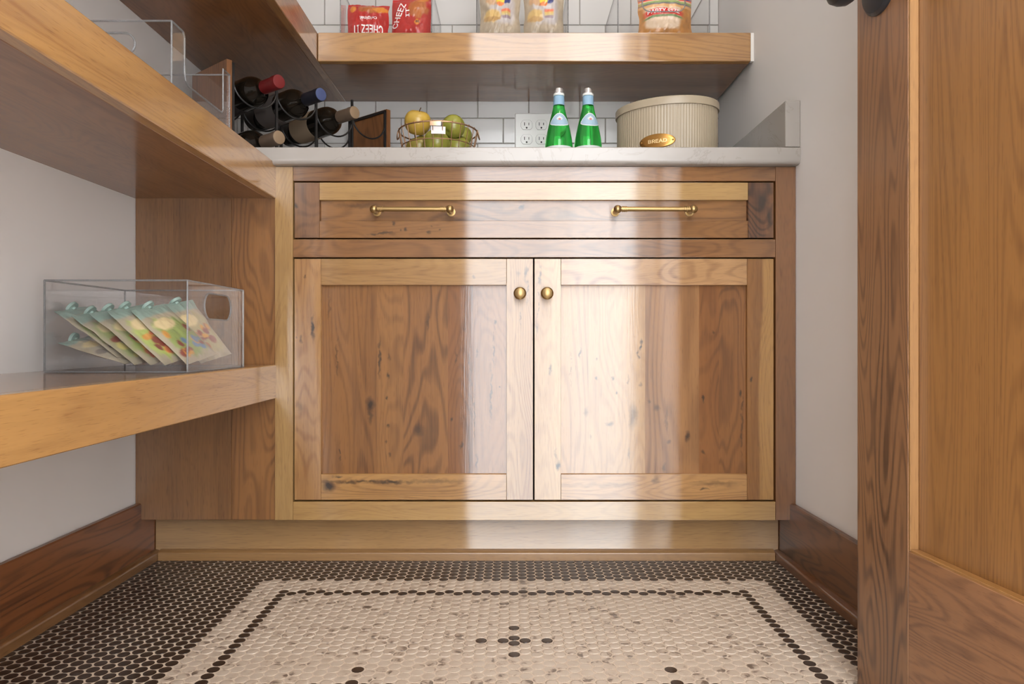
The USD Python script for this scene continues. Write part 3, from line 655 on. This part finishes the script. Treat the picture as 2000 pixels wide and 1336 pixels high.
def red_bag(label, px, ytop, w, seed, extras, yaw, tilt=-0.10):
    h = wz(ytop, YW) - zt_u - 0.0045
    o = (wx(px, YW), YW + 0.004, zt_u + 0.0040)
    t = thing('snack_bag', label, 'snack bag', o)
    m, UV, surf = pillow(w, h, 0.040, seed=seed, wr=0.004, nx=56, nz=60, taper=0.05)
    c = np.tile(red, (len(UV), 1)) * (0.85 + 0.3 * meshkit.fbm(np.stack([UV[:, 0] * 4, UV[:, 1] * 6, UV[:, 0] * 0 + seed], -1), 3, seed)[:, None])
    for cu, cv, ru, rv, col in extras['blobs']: c = over(c, col, blob(UV, cu, cv, ru, rv, 0.2, seed + int(cu * 10), 0.7, 1.4))
    part(t, 'bag', bag_at(t, m, o, yaw, tilt), printed, cd=c)
    for txt, hh, cx, cz, ang, st, mt in extras['text']:
        part(t, 'lettering', bag_at(t, ink_on(surf, txt, hh, cx * w / 2, cz * h, ang, 0, st), o, yaw, tilt), mt, False)
gold, brown = lin(206, 128, 40), lin(170, 92, 34)
red_bag('red cracker bag upside down with large white lettering, on the left', 718, 5, 0.110, 11, {
    'blobs': [(0.15, 0.84, 0.62, 0.13, brown), (0.62, 0.84, 0.4, 0.10, gold), (-0.72, 0.86, 0.16, 0.1, gold)],
    'text': [('CHEEZ IT', 0.023, 0.02, 0.300, math.pi, 0.080, ink_white), ('Original', 0.0075, 0.05, 0.59, math.pi, 0.046, ink_white)]}, 0.05)
red_bag('red cracker bag with a big golden cracker picture, on the right', 803, -8, 0.110, 23, {
    'blobs': [(0.38, 0.72, 0.5, 0.24, brown), (0.55, 0.94, 0.3, 0.06, gold), (0.36, 0.42, 0.16, 0.07, gold)],
    'text': [('CHEEZ', 0.017, -0.60, 0.58, 1.20, 0.070, ink_white), ('IT', 0.010, -0.14, 0.62, 1.62, 0.026, ink_white), ('80', 0.006, 0.36, 0.42, 0, 0.010, ink_dark)]}, -0.10)

beige = np.array(lin(172, 156, 134))
def biscuit_bag(label, px, w, seed, yaw):
    h = 0.150
    o = (wx(px, YW), YW + 0.004, zt_u + 0.0040)
    t = thing('biscuit_bag', label, 'biscuit bag', o)
    m, UV, surf = pillow(w, h, 0.046, seed=seed, wr=0.006, nx=56, nz=60, taper=0.16)
    fb_ = meshkit.fbm(np.stack([UV[:, 0] * 3, UV[:, 1] * 7, UV[:, 0] * 0 + seed], -1), 4, seed)[:, None]
    c = np.tile(beige, (len(UV), 1)) * (0.72 + 0.55 * fb_)
    c = over(c, lin(186, 178, 176), blob(UV, 0.1, 0.56, 0.62, 0.24, 0.3, seed, 0.3, 4))
    c = over(c, lin(206, 172, 108), blob(UV, -0.42, 0.46, 0.40, 0.12, 0.3, seed + 1, 0.4))
    c = over(c, lin(178, 140, 84), blob(UV, -0.42, 0.40, 0.40, 0.05, 0.3, seed + 2, 0.4))
    c = over(c, lin(190, 150, 110), blob(UV, -0.35, 0.74, 0.4, 0.07, 0.4, seed + 3, 0.9))
    c = over(c, lin(36, 52, 120), blob(UV, 0.28, 0.82, 0.22, 0.14, 0.15, seed, 0.2, 4))
    c = over(c, lin(236, 206, 60), blob(UV, 0.0, 0.74, 0.2, 0.08, 0.2, seed, 0.1)); c = over(c, lin(226, 130, 70), blob(UV, 0.0, 0.675, 0.2, 0.04, 0.2, seed, 0.2))
    for z, col in ((0.555, lin(222, 120, 84)), (0.515, lin(214, 178, 104)), (0.475, lin(206, 186, 130)), (0.44, lin(150, 130, 138))):
        c = over(c, col, blob(UV, 0.28, z, 0.24, 0.024, 0.3, seed, 0.0, 6))
    part(t, 'bag', bag_at(t, m, o, yaw, -0.08), printed, cd=c)
biscuit_bag('clear bag of pale biscuits in the middle bin, on the left', 977, 0.113, 31, 0.06)
biscuit_bag('clear bag of pale biscuits in the middle bin, on the right', 1062, 0.113, 47, -0.05)

w, h = 0.150, 0.134
o = (wx(1300, YW), YW + 0.004, zt_u + 0.0040)
t = thing('pretzel_bag', 'clear bag of brown snacks with a red banner and blue top band', 'snack bag', o)
m, UV, surf = pillow(w, h, 0.050, seed=5, wr=0.004, nx=60, nz=64)
fbn = meshkit.fbm(np.stack([UV[:, 0] * 9, UV[:, 1] * 9, UV[:, 0] * 0], -1), 4, 3)[:, None]
c = np.tile(np.array(lin(176, 122, 66)), (len(UV), 1)) * (0.55 + 0.9 * fbn)
c = over(c, lin(208, 184, 158), blob(UV, -0.12, 0.54, 0.66, 0.30, 0.15, 3, 0.15, 5))
for v_, hh, col in ((0.955, .045, lin(206, 178, 150)), (0.895, .022, lin(34, 58, 128)), (0.865, .014, lin(214, 90, 64)), (0.835, .018, lin(216, 196, 170)), (0.80, .028, lin(140, 156, 96)), (0.755, .022, lin(92, 98, 112)), (0.715, .03, lin(206, 160, 110))):
    c = over(c, col, blob(UV, 0.0, v_, 1.0, hh, 0.4, 4, 0.25, 6))
def band(v0, hh, ru, curve, col, cu=-0.1):
    global c
    UV2 = np.stack([UV[:, 0], UV[:, 1] + curve * (UV[:, 0] - cu) ** 2], 1)
    c = over(c, col, blob(UV2, cu, v0, ru, hh, 0.25, 9, 0.1, 6))
band(0.60, 0.062, 0.70, 0.10, lin(196, 44, 38)); band(0.515, 0.022, 0.72, 0.12, lin(110, 136, 90)); band(0.455, 0.028, 0.5, 0.14, lin(222, 196, 172))
part(t, 'bag', bag_at(t, m, o, 0.0, -0.08), printed, cd=c)
part(t, 'lettering', bag_at(t, ink_on(surf, 'PARTY SIZE', 0.0100, -0.1 * w / 2, 0.605 * h, 0.0, 1.6, 0.084), o, 0.0, -0.08), ink_white, False)

# snack pouches in the lowest bin
teal = plain('teal_cap', lin(140, 165, 156), 0.3)
def pouch(label, bx, by, lean, turn, seed, hue, dz=0.0, h=0.132):
    w = 0.092
    u = np.array([-math.sin(lean), 0.0, math.cos(lean)])
    n = np.array([math.cos(lean) * math.cos(turn), -math.sin(turn), math.sin(lean) * math.cos(turn)]); n -= u * (n @ u); n /= np.linalg.norm(n)
    wv = np.cross(u, n)
    o = np.array([bx, by, zt_l + 0.0055 + abs(n[2]) * 0.010 + abs(wv[2]) * w / 2 + dz])
    t = thing('snack_pouch', label, 'snack pouch', tuple(o), None)
    m, UV, surf = pillow(w, h, 0.015, nx=36, nz=44, seed=seed, wr=0.002, taper=0.05, crimp=0.04)
    base = np.tile(np.array(lin(158, 147, 126)), (len(UV), 1)) * (0.8 + 0.4 * meshkit.fbm(np.stack([UV[:, 0] * 4, UV[:, 1] * 5, UV[:, 0] * 0 + seed], -1), 3, seed)[:, None])
    c = over(base, hue[0], blob(UV, 0.0, 0.42, 0.86, 0.34, 0.2, seed, 0.5, 4))
    c = over(c, lin(206, 186, 140), blob(UV, 0.25, 0.66, 0.55, 0.10, 0.2, seed + 2, 0.3))
    for k in range(16):
        cu, cv = rng.uniform(-0.7, 0.7), rng.uniform(0.10, 0.52)
        c = over(c, hue[1 + k % 3], blob(UV, cu, cv, rng.uniform(.10, .24), rng.uniform(.03, .075), 0.3, seed + k, 0.4))
    c = over(c, lin(128, 150, 140), blob(UV, 0.0, 0.96, 1.2, 0.13, 0.25, seed, 0.25, 6))
    M = np.eye(4); M[:3, 0], M[:3, 1], M[:3, 2], M[:3, 3] = wv, n, u, o
    if np.linalg.det(M[:3, :3]) < 0: M[:3, 0] = -wv
    m = m.copy(); m.apply_transform(M); m.fix_normals(multibody=False)
    part(t, 'pouch', m, printed_soft, cd=c)
    cp = lathe([(0, 0), (0.0040, 0), (0.0040, 0.004), (0.0112, 0.0042), (0.0114, 0.009), (0.0095, 0.0105), (0.0035, 0.0105), (0.0032, 0.0125), (0, 0.0127)], 20)
    M2 = M.copy(); M2[:3, 3] = o + u * (h - 0.004) 
    cp.apply_transform(M2); part(t, 'cap', cp, teal)
G, R_, O_, B_ = lin(132, 148, 78), lin(124, 54, 40), lin(196, 138, 54), lin(74, 60, 56)
hues = [(lin(168, 158, 140), B_, lin(120, 110, 104), lin(190, 176, 150)), (G, R_, B_, O_), (lin(140, 150, 96), B_, R_, lin(196, 182, 110)), (G, R_, lin(170, 84, 50), O_), (lin(158, 172, 88), R_, O_, lin(176, 90, 54)), (G, R_, O_, lin(90, 120, 150))]
hues.append((lin(160, 150, 110), R_, O_, lin(150, 96, 60)))
spec = [('snack pouch lying nearly flat at the far left, lettered on its underside', -0.640, 1.240, 1.27, 0.15, 0.0, 0, 0.116), ('second snack pouch from the left, with a grey green top', -0.651, 1.246, 0.95, 0.18, 0.012, 1), ('third snack pouch from the left, with dark berries', -0.622, 1.243, 0.90, 0.20, 0.0, 2),
        ('fourth snack pouch from the left, green with red fruit', -0.595, 1.243, 0.86, 0.22, 0.0, 3), ('fifth snack pouch from the left, green with orange and red fruit', -0.571, 1.246, 0.82, 0.24, 0.0, 4),
        ('sixth snack pouch from the left, nearest the bin corner', -0.546, 1.272, 0.80, 0.25, 0.0, 5), ('snack pouch at the back of the bin, seen through its grip side', -0.566, 1.380, 0.62, 0.30, 0.0, 6)]
for i, (lb_, bx, by, le, tu, dz, hi, *hh) in enumerate(spec):
    pouch(lb_, bx, by, le, tu, 60 + i * 7, hues[hi], dz, *hh)

# ================================================================== wine rack and bottles
A, B = np.array([-0.6397, 1.6556, 0]), np.array([-0.3509, 2.0, 0])
e = (B - A) / np.linalg.norm(B - A); dback = np.array([-e[1], e[0], 0]); dfr = -dback; RD = 0.163; RZ = 1.135
wr_ = thing('wine_rack', 'wine rack with wooden ends and black wire cradles, standing in the corner', 'wine rack', tuple((A + B) / 2 + dback * RD / 2 + np.array([0, 0, ZC])))
L = np.linalg.norm(B - A)
def rk(s, d, z): return A + e * s + dback * d + np.array([0, 0, z])
for s0, s1, lb in ((-0.0165, -0.0035, None), (L + 0.0035, L + 0.0175, None)):
    pts = [rk(s, d, z) for s in (s0, s1) for d in (0.0, RD) for z in (ZC + 0.0005, RZ + 0.004)]
    part(wr_, 'end_panel', hull(pts), wood('z', (168, 112, 70), (112, 66, 38), ring=.6, tone=.7, rough=.3, coat=1.4))
fm = []
flat = lambda s0, s1, d0, d1, z0, z1: hull([rk(s, d, z) for s in (s0, s1) for d in (d0, d1) for z in (z0, z1)])
for d in (0.0, RD - 0.005):
    for i in range(5):
        s = L * i / 4
        fm.append(flat(s - 0.0028, s + 0.0028, d, d + 0.005, ZC + 0.0006, RZ))
for s in (0.0, L):
    fm.append(flat(s - 0.0028, s + 0.0028, 0.0, RD, RZ - 0.006, RZ)); fm.append(flat(s - 0.0028, s + 0.0028, 0.0, RD, ZC + 0.0006, ZC + 0.006))
part(wr_, 'frame', fm, black_metal)
CW = L / 4
for d in (0.0025, RD - 0.0025):
    for i in range(4):
        for zc in (1.0985, 0.9715):
            sc_ = CW * (i + 0.5)
            pts = [rk(sc_ + CW / 2 * math.cos(t), d, zc - (0.018 if i == 2 and zc > 1.05 else 0.0) + 0.053 * math.sin(t)) for t in np.linspace(math.pi, 2 * math.pi, 19)]
            part(wr_, 'cradle', tube(pts, 0.0022, 8), black_metal)
wine_glass = plain('dark_wine_glass', (0.008, 0.006, 0.004), 0.06, specular_ior_level=0.6)
foils = {'red': plain('foil_red', lin(98, 18, 20), 0.45), 'navy': plain('foil_navy', lin(62, 72, 108), 0.35), 'black': plain('foil_black', lin(30, 30, 38), 0.35), 'tan': plain('foil_tan', lin(92, 76, 62), 0.45), 'gold': plain('foil_gold', lin(124, 103, 80), 0.45)}
labels_m = {'grey': paint('label_grey', lin(92, 84, 80), 0.7, 0.02), 'cream': paint('label_cream', lin(142, 122, 100), 0.7, 0.02), 'dark': paint('label_dark', lin(60, 54, 52), 0.7, 0.02)}
def wine(label, s, zax, foil, cap, lab_m, push=0.0):
    base = rk(s, 0.0, zax) + dback * (0.196 - push)
    t = thing('wine_bottle', label, 'wine bottle', tuple(base), None)
    ez, ex = dfr, e; ey = np.cross(ez, ex)
    put = lambda m: frame(m, base, ex, ey, ez)
    R = 0.0365
    prof = [(0, 0.004), (0.026, 0.002), (0.033, 0.0), (R, 0.005), (R, 0.178), (R - .0015, 0.190), (R - .006, 0.201), (R - .014, 0.211), (0.0175, 0.219), (0.0150, 0.228), (0.0145, 0.290), (0.0, 0.2905)]
    part(t, 'glass', put(lathe(prof, 48)), wine_glass, 50)
    part(t, 'capsule', put(lathe([(0.0149, 0.2335), (0.0156, 0.234), (0.0154, 0.276), (0.0162, 0.2775), (0.0162, 0.2925), (0.0149, 0.2945), (0.0145, 0.2935)], 36)), foils[foil], 40)
    part(t, 'cap_top', put(lathe([(0.0, 0.2906), (0.0135, 0.2906), (0.0150, 0.2944), (0.0120, 0.2954), (0.0, 0.2956)], 36)), foils[cap], 40)
    part(t, 'label', put(lathe([(R + .0002, 0.060), (R + .0006, 0.060), (R + .0006, 0.140), (R + .0002, 0.140)], 48)), labels_m[lab_m], 40)
UZ = 1.0985 - 0.053 + 0.0022 + 0.0368; LZ = 0.9715 - 0.053 + 0.0022 + 0.0368
wine('dark wine bottle with red foil neck lying in the wine rack', CW * 0.5, UZ, 'red', 'red', 'dark')
wine('dark wine bottle with blue cap lying in the wine rack', CW * 1.5, UZ, 'black', 'navy', 'grey')
wine('dark wine bottle with tan foil neck, right of the blue-capped one in the rack', CW * 2.44, UZ - 0.0162, 'tan', 'gold', 'cream', -0.008)
wine('dark wine bottle with tan foil neck on the bottom row of the rack', CW * 0.5, LZ, 'tan', 'gold', 'dark')

# ================================================================== fruit basket
fc = np.array([-0.190, 1.86, ZC])
bk = thing('wire_basket', 'round copper wire basket of green and yellow apples', 'basket', tuple(fc))
def circ(r, z, n=64): return [fc + np.array([r * math.cos(t), r * math.sin(t), z]) for t in np.arange(n) / n * 2 * math.pi]
def rb(z): return 0.068 + 0.033 * (z / 0.118) ** 0.65
part(bk, 'rim', tube(circ(rb(0.118), 0.118), 0.0020, 8, True), copper_wire)
for z in (0.004, 0.040, 0.078): part(bk, 'hoop', tube(circ(rb(z), z), 0.0013, 6, True), copper_wire)
for i in range(26):
    t0 = (i + 0.35) / 26 * 2 * math.pi
    pts = [fc + np.array([rb(z) * math.cos(t0), rb(z) * math.sin(t0), z]) for z in np.linspace(0.003, 0.1185, 9)]
    pts.append(pts[-1] + np.array([0.003 * math.cos(t0), 0.003 * math.sin(t0), 0.002]))
    part(bk, 'wire', tube(pts, 0.0012, 6), copper_wire)
for sg_ in (-1, 1):
    part(bk, 'handle', tube([fc + np.array([sg_ * (rb(0.118) + 0.005 * math.sin(q)), 0.015 * math.cos(q), 0.119 - 0.018 * math.sin(q)]) for q in np.linspace(0, math.pi, 15)], 0.0018, 8), copper_wire)
part(bk, 'base_grid', [tube([fc + np.array([-0.066, a * 0.03, 0.0025]), fc + np.array([0.066, a * 0.03, 0.0025])], 0.001, 6) for a in (-1.4, -0.7, 0, 0.7, 1.4)], copper_wire)
def arcband(r, z0, z1, t0, t1, n=12, th=0.0012):
    P = []
    for q in np.linspace(t0, t1, n):
        P.append((q,))
    V, Fc = [], []
    for (q,) in P:
        for rr in (r, r + th):
            for z in (z0, z1): V.append(fc + np.array([rr * math.cos(q), rr * math.sin(q), z]))
    for i in range(n - 1):
        a, b = 4 * i, 4 * i + 4
        for p, q in ((0, 1), (1, 3), (3, 2), (2, 0)): Fc += [(a + p, a + q, b + q), (a + p, b + q, b + p)]
    Fc += [(0, 2, 3), (0, 3, 1), (4 * n - 4, 4 * n - 3, 4 * n - 1), (4 * n - 4, 4 * n - 1, 4 * n - 2)]
    m = trimesh.Trimesh(np.array(V), np.array(Fc), process=False); trimesh.repair.fix_normals(m); return m
part(bk, 'name_plate', arcband(rb(0.118) + 0.0005, 0.107, 0.1165, -math.pi / 2 - 0.10, -math.pi / 2 + 0.16), copper_wire)
part(bk, 'tag', arcband(rb(0.10) - 0.001, 0.088, 0.106, -math.pi / 2 - 0.08, -math.pi / 2 + 0.28), paint('paper_tag', lin(214, 208, 206), 0.7, 0.02))
def apple_skin(name, a, b):
    return mat(name, {'g': ('geometry', {}), 'n': ('noise_texture', {'scale': 34.0, 'detail': 3.0}), 'r': ('rgb_ramp', {'ramp': [(0.3, a), (0.7, b)]}), 'p': ('principled_bsdf', {'roughness': 0.3})},
               [('g.position', 'n.vector'), ('n.fac', 'r.fac'), ('r.color', 'p.base_color')])
yel = apple_skin('apple_yellow', lin(186, 152, 62), lin(168, 138, 60)); grn = apple_skin('apple_green', lin(142, 138, 56), lin(116, 120, 46))
stem_m = plain('apple_stem', lin(70, 50, 30), 0.8)
def apple(label, dx, dy, dz, r, skin, tilt=0.0, tdir=0.0, group=None):
    c = fc + np.array([dx, dy, dz])
    t = thing('apple', label, 'apple', tuple(c), group)
    prof = []
    for q in np.linspace(-math.pi / 2, math.pi / 2, 25):
        rr = r * math.cos(q) ** 0.85 if math.cos(q) > 1e-6 else 0
        z = r * 0.93 * math.sin(q) - (0.20 * r * math.exp(-(rr / (0.28 * r)) ** 2) if q > 0 else -0.12 * r * math.exp(-(rr / (0.25 * r)) ** 2))
        prof.append((rr * (1 + 0.06 * math.sin(q)), z))
    m = lathe(prof, 36); st = tube([(0, 0, r * .70), (0.001, 0, r * 0.95), (0.003, 0, r * 1.12)], 0.0012, 6)
    Rm = trimesh.transformations.rotation_matrix(tilt, [math.cos(tdir), math.sin(tdir), 0])
    for q, nm, mt in ((m, 'skin', skin), (st, 'stem', stem_m)):
        q.apply_transform(Rm); q.apply_translation(c); part(t, nm, q, mt, 60)
apple('yellow apple rising above the basket rim, at its left', -0.050, -0.026, 0.136, 0.0340, yel, 0.4, 0.5)
apple('green apple rising above the basket rim, at its right', 0.040, -0.024, 0.126, 0.0300, grn, 0.9, 2.4)
apple('green apple at the far right of the basket, behind the raised one', 0.056, 0.034, 0.118, 0.0290, grn, 0.3, 0.1)
olive = apple_skin('apple_olive', lin(146, 132, 60), lin(126, 114, 48))
for lb_, q, sk in (('olive apple at the left of the basket, under the yellow one', 180, olive), ('green apple at the middle front of the wire basket', 270, grn), ('green apple at the right of the basket, under the raised one', 0, grn), ('olive apple at the middle back of the basket', 90, olive)):
    apple(lb_, 0.049 * math.cos(math.radians(q)), 0.049 * math.sin(math.radians(q)), 0.078, 0.0335, sk, 0.5, q * 0.1)
for q, where in ((45, 'back right'), (135, 'back left'), (225, 'front left'), (315, 'front right')):
    apple('small green apple low in the wire basket, at its ' + where, 0.041 * math.cos(math.radians(q)), 0.041 * math.sin(math.radians(q)), 0.031, 0.0280, grn, 0.5, q * 0.1)

# ================================================================== outlet
ow = 0.116; ox0 = wx(1005.5, YB); oz1 = wz(222, YB)
yp = YB - 0.0062
oc = (ox0 + ow / 2, oz1 - 0.0575)
op = thing('outlet_plate', 'white double wall outlet plate with four sockets on the tiles', 'outlet', (oc[0], YB, oc[1]))
plate_m = plain('outlet_white', (0.74, 0.73, 0.70), 0.35); slot_m = plain('slot_dark', (0.015, 0.013, 0.012), 0.6)
part(op, 'plate', rbox(oc[0] - ow / 2, oc[0] + ow / 2, yp, YB - 0.0002, oc[1] - 0.0575, oc[1] + 0.0575, 0.003), plate_m)
def onwall(poly, depth, x, z, y): 
    m = frame(prism(poly, depth), (x, y, z), (1, 0, 0), (0, 0, 1), (0, -1, 0)); trimesh.repair.fix_normals(m); return m
for sx in (-0.0225, 0.0215):
    for pz in (245.5, 273.5):
        z = wz(pz, YB)
        face = sg.Point(0, 0).buffer(0.0172).intersection(sg.box(-0.0165, -0.0142, 0.0165, 0.0142))
        slots = [sg.box(-0.0075, -0.002, -0.0055, 0.0075), sg.box(0.0055, -0.001, 0.0075, 0.0065), sg.Point(0, -0.0085).buffer(0.0026)]
        s_ = part(op, 'socket', onwall(face, 0.0016, oc[0] + sx, z, yp), plain('socket_white', (0.72, 0.71, 0.68), 0.35) if 'socket_white' not in MAT else MAT['socket_white'], 20)
        for q in slots: part(s_, 'slot', onwall(q, 0.0003, oc[0] + sx, z, yp - 0.0016), slot_m, False)
        g_ = onwall(face.buffer(0.0008).difference(face), 0.0002, oc[0] + sx, z, yp)
        part(s_, 'groove', g_, plain('groove_grey', (0.25, 0.24, 0.22), 0.6) if 'groove_grey' not in MAT else MAT['groove_grey'], False)

# ================================================================== green water bottles
green_glass = mat('green_glass', {'p': ('principled_bsdf', {'base_color': (0.06, 0.80, 0.12), 'roughness': 0.02, 'transmission_weight': 1.0, 'ior': 1.42})}, [])
cap_m = plain('silver_cap', (0.62, 0.60, 0.60), 0.3, metallic=0.8)
seal_m = plain('cap_seal', (0.70, 0.72, 0.68), 0.4)
lab_blue = paint('label_pale_blue', lin(146, 170, 188), 0.5, 0.02); lab_edge = paint('label_border', lin(196, 202, 202), 0.5, 0.02); lab_neck = paint('label_neck_blue', lin(130, 162, 186), 0.5, 0.02)
BYB = 1.87
def bottle(label, px, turn):
    x = wx(px, BYB); base = np.array([x, BYB, ZC])
    k = 1.0 / F * BYB
    def zz(py): return wz(py, BYB) - ZC
    t = thing('water_bottle', label, 'water bottle', tuple(base), None)
    prof_px = [(296, 27.2), (285, 26.9), (272, 25.4), (260, 23.2), (248, 20.6), (236, 17.6), (224, 14.4), (214, 12.0), (207, 10.8), (200, 10.0), (190, 9.6), (184, 9.6)]
    prof = [(0.0, 0.003), (0.026, 0.0005), (0.033, 0.002), (0.0358, 0.008), (27.4 * k, 0.045)] + [(w_ * k, zz(py)) for py, w_ in prof_px] + [(0.0, zz(184))]
    g = lathe([(a, b + 0.0003) for a, b in prof], 64); g.apply_translation(base)
    part(t, 'glass', g, green_glass, 40)
    zr_ = np.array([b for a, b in prof[3:-1]]); rr_ = np.array([a for a, b in prof[3:-1]])
    rad = lambda z: np.interp(z, zr_, rr_)
    def wrap(poly, z0, off, th, ang0):
        m = prism(poly, th).subdivide_to_size(0.003)
        v = m.vertices; z = z0 + v[:, 1]; r = rad(z); a = ang0 + v[:, 0] / np.maximum(rad(np.full(len(v), z0)), 0.005)
        rr = r + off + v[:, 2]
        m.vertices = base + np.stack([rr * np.sin(a), -rr * np.cos(a), z], 1); trimesh.repair.fix_normals(m); return m
    hp = [(0.0, 0.0185), (0.0075, 0.0172), (0.0150, 0.0120), (0.0215, 0.0040), (0.0265, -0.0045), (0.0255, -0.0095), (0.0190, -0.0135), (0.0090, -0.0165), (0.0, -0.0172)]
    heart = sg.Polygon(hp + [(-x_, z_) for x_, z_ in hp[-2:0:-1]]).buffer(-0.002).buffer(0.002, quad_segs=5)
    zl = zz(239)
    lb = part(t, 'label', wrap(heart, zl, 0.0003, 0.0004, turn), lab_edge, 40)
    part(lb, 'label_field', wrap(heart.buffer(-0.0022), zl, 0.0007, 0.0003, turn), lab_blue, 40)
    star = sg.Polygon([(0.0062 * (1.0 if i % 2 == 0 else 0.45) * math.cos(i * math.pi / 5 + math.pi / 2), 0.0062 * (1.0 if i % 2 == 0 else 0.45) * math.sin(i * math.pi / 5 + math.pi / 2)) for i in range(10)])
    part(lb, 'emblem', [wrap(sa.translate(sg.Point(0, 0).buffer(0.0035), a_, b_), zl + 0.003, 0.001, 0.0003, turn) for a_, b_ in ((-0.004, 0), (0, 0.003), (0.004, 0))], lab_edge, 40)
    part(lb, 'emblem', wrap(sa.scale(star, 0.8, 0.6), zl + 0.001, 0.0013, 0.0002, turn), plain('emblem_red', lin(190, 110, 100), 0.5) if 'emblem_red' not in MAT else MAT['emblem_red'], 40)
    nl = lathe([(10.4 * k, zz(207)), (11.1 * k, zz(207)), (10.5 * k, zz(189)), (9.7 * k, zz(189))], 48); nl.apply_translation(base); part(t, 'neck_label', nl, lab_neck, 40)
    wl_ = lathe([(27.3 * k, zz(330)), (27.8 * k, zz(330)), (27.75 * k, zz(291.5)), (27.0 * k, zz(290.5))], 64); wl_.apply_translation(base); part(t, 'body_label', wl_, lab_edge, 40)
    cp = lathe([(0, zz(184)), (10.1 * k, zz(187)), (10.3 * k, zz(183)), (9.0 * k, zz(181)), (8.7 * k, zz(176)), (7.8 * k, zz(174)), (0, zz(173.6))], 40); cp.apply_translation(base); part(t, 'cap', cp, cap_m, 30)
    sl = lathe([(10.2 * k, zz(188.5)), (10.8 * k, zz(188)), (10.7 * k, zz(184.5)), (10.2 * k, zz(184))], 40); sl.apply_translation(base); part(t, 'seal_ring', sl, seal_m, 30)
bottle('green glass water bottle with pale blue label, nearer the outlet', 1091.5, 0.02)
bottle('green glass water bottle with pale blue label, nearer the bread bin', 1148.5, 0.16)

# ================================================================== bread bin
bc = np.array([0.3926, 1.8336, ZC]); ba, bb_, bphi, bz = 0.1297, 0.1001, 0.4443, 1.0665
cream = plain('cream_enamel', lin(152, 139, 118), 0.38)
bin_ = thing('bread_bin', 'cream ribbed oval bread bin with brass plaque', 'bread bin', tuple(bc))
def oval(off, z, n=480, flutes=0):
    q = np.arange(n) / n * 2 * math.pi
    o_ = off + (0.0011 * (np.abs(np.sin(q * flutes / 2)) - 1) if flutes else 0)
    u, v = (ba + o_) * np.cos(q), (bb_ + o_) * np.sin(q)
    return np.stack([bc[0] + u * math.cos(bphi) + v * math.sin(bphi), bc[1] - u * math.sin(bphi) + v * math.cos(bphi), np.full(n, z)], 1)
def loft(rings):
    n = len(rings[0]); V = np.vstack(rings + [[rings[0].mean(0)], [rings[-1].mean(0)]]); Fc = []
    j = np.arange(n); c = (j + 1) % n
    for i in range(len(rings) - 1):
        a, b = i * n, (i + 1) * n
        Fc += [np.stack([a + j, a + c, b + c], 1), np.stack([a + j, b + c, b + j], 1)]
    k = len(rings) * n
    Fc += [np.stack([np.full(n, k), c, j], 1), np.stack([np.full(n, k + 1), (len(rings) - 1) * n + j, (len(rings) - 1) * n + c], 1)]
    m = trimesh.Trimesh(V, np.vstack(Fc), process=False); trimesh.repair.fix_normals(m); return m
part(bin_, 'body', loft([oval(-0.004, ZC + 0.0006), oval(-0.003, ZC + 0.004), oval(-0.003, ZC + 0.006, flutes=108), oval(-0.003, bz + 0.004, flutes=108), oval(-0.004, bz + 0.006)]), cream, 40)
part(bin_, 'lid', loft([oval(-0.002, bz, 96), oval(0.0005, bz - 0.0004, 96), oval(0.001, bz + 0.001, 96), oval(0.001, bz + 0.016, 96), oval(-0.0005, bz + 0.0185, 96), oval(-0.0035, bz + 0.020, 96), oval(-0.03, bz + 0.022, 96)]), cream, 35)
el = np.array([math.cos(bphi), -math.sin(bphi), 0]); en = np.array([-math.sin(bphi), -math.cos(bphi), 0])
hc = bc + np.array([0, 0, bz + 0.020 - ZC])
part(bin_, 'handle', tube([hc + el * (0.042 * math.cos(q)) * -1 + np.array([0, 0, 0.028 * math.sin(q)]) for q in np.linspace(0, math.pi, 17)], 0.0016, 8), brass_dark)
pz = wz(275.5, 1.745); pc = bc + en * (bb_ - 0.0032); pc[2] = pz
pl = lathe([(0, 0), (1.0, 0), (1.0, 0.35), (0.9, 0.62), (0.75, 0.55), (0.4, 0.62), (0.0, 0.65)], 48); pl.apply_scale([0.0440, 0.0175, 0.0055])
curve = lambda X: -(bb_ - bb_ * np.sqrt(np.clip(1 - (X / ba) ** 2, 0, 1)))
v = pl.vertices.copy(); v[:, 2] += curve(v[:, 0]); pl.vertices = v
pp = part(bin_, 'plaque', frame(pl, pc, el, (0, 0, 1), en), brass_dark, 40)
tx = meshkit.text_mesh('BREAD', 0.0092, 0.0012, bold=True); tx.apply_translation(-tx.bounds.mean(0)); tx.apply_scale([0.046 / tx.extents[0], 0.9, 1]); tx = tx.subdivide_to_size(0.004)
v = tx.vertices.copy(); v[:, 2] += 0.0036 + curve(v[:, 0]); tx.vertices = v; tx.apply_translation((0.002, -0.0005, 0))
part(pp, 'lettering', frame(tx, pc, el, (0, 0, 1), en), plain('plaque_letters', lin(236, 214, 160), 0.35, metallic=0.6), False)
for s in (-1, 1):
    r_ = trimesh.creation.icosphere(2, 0.0022); r_.apply_translation((s * 0.0385, 0, 0.0030 + curve(np.array(0.0385)))); part(pp, 'rivet', frame(r_, pc, el, (0, 0, 1), en), brass_dark)
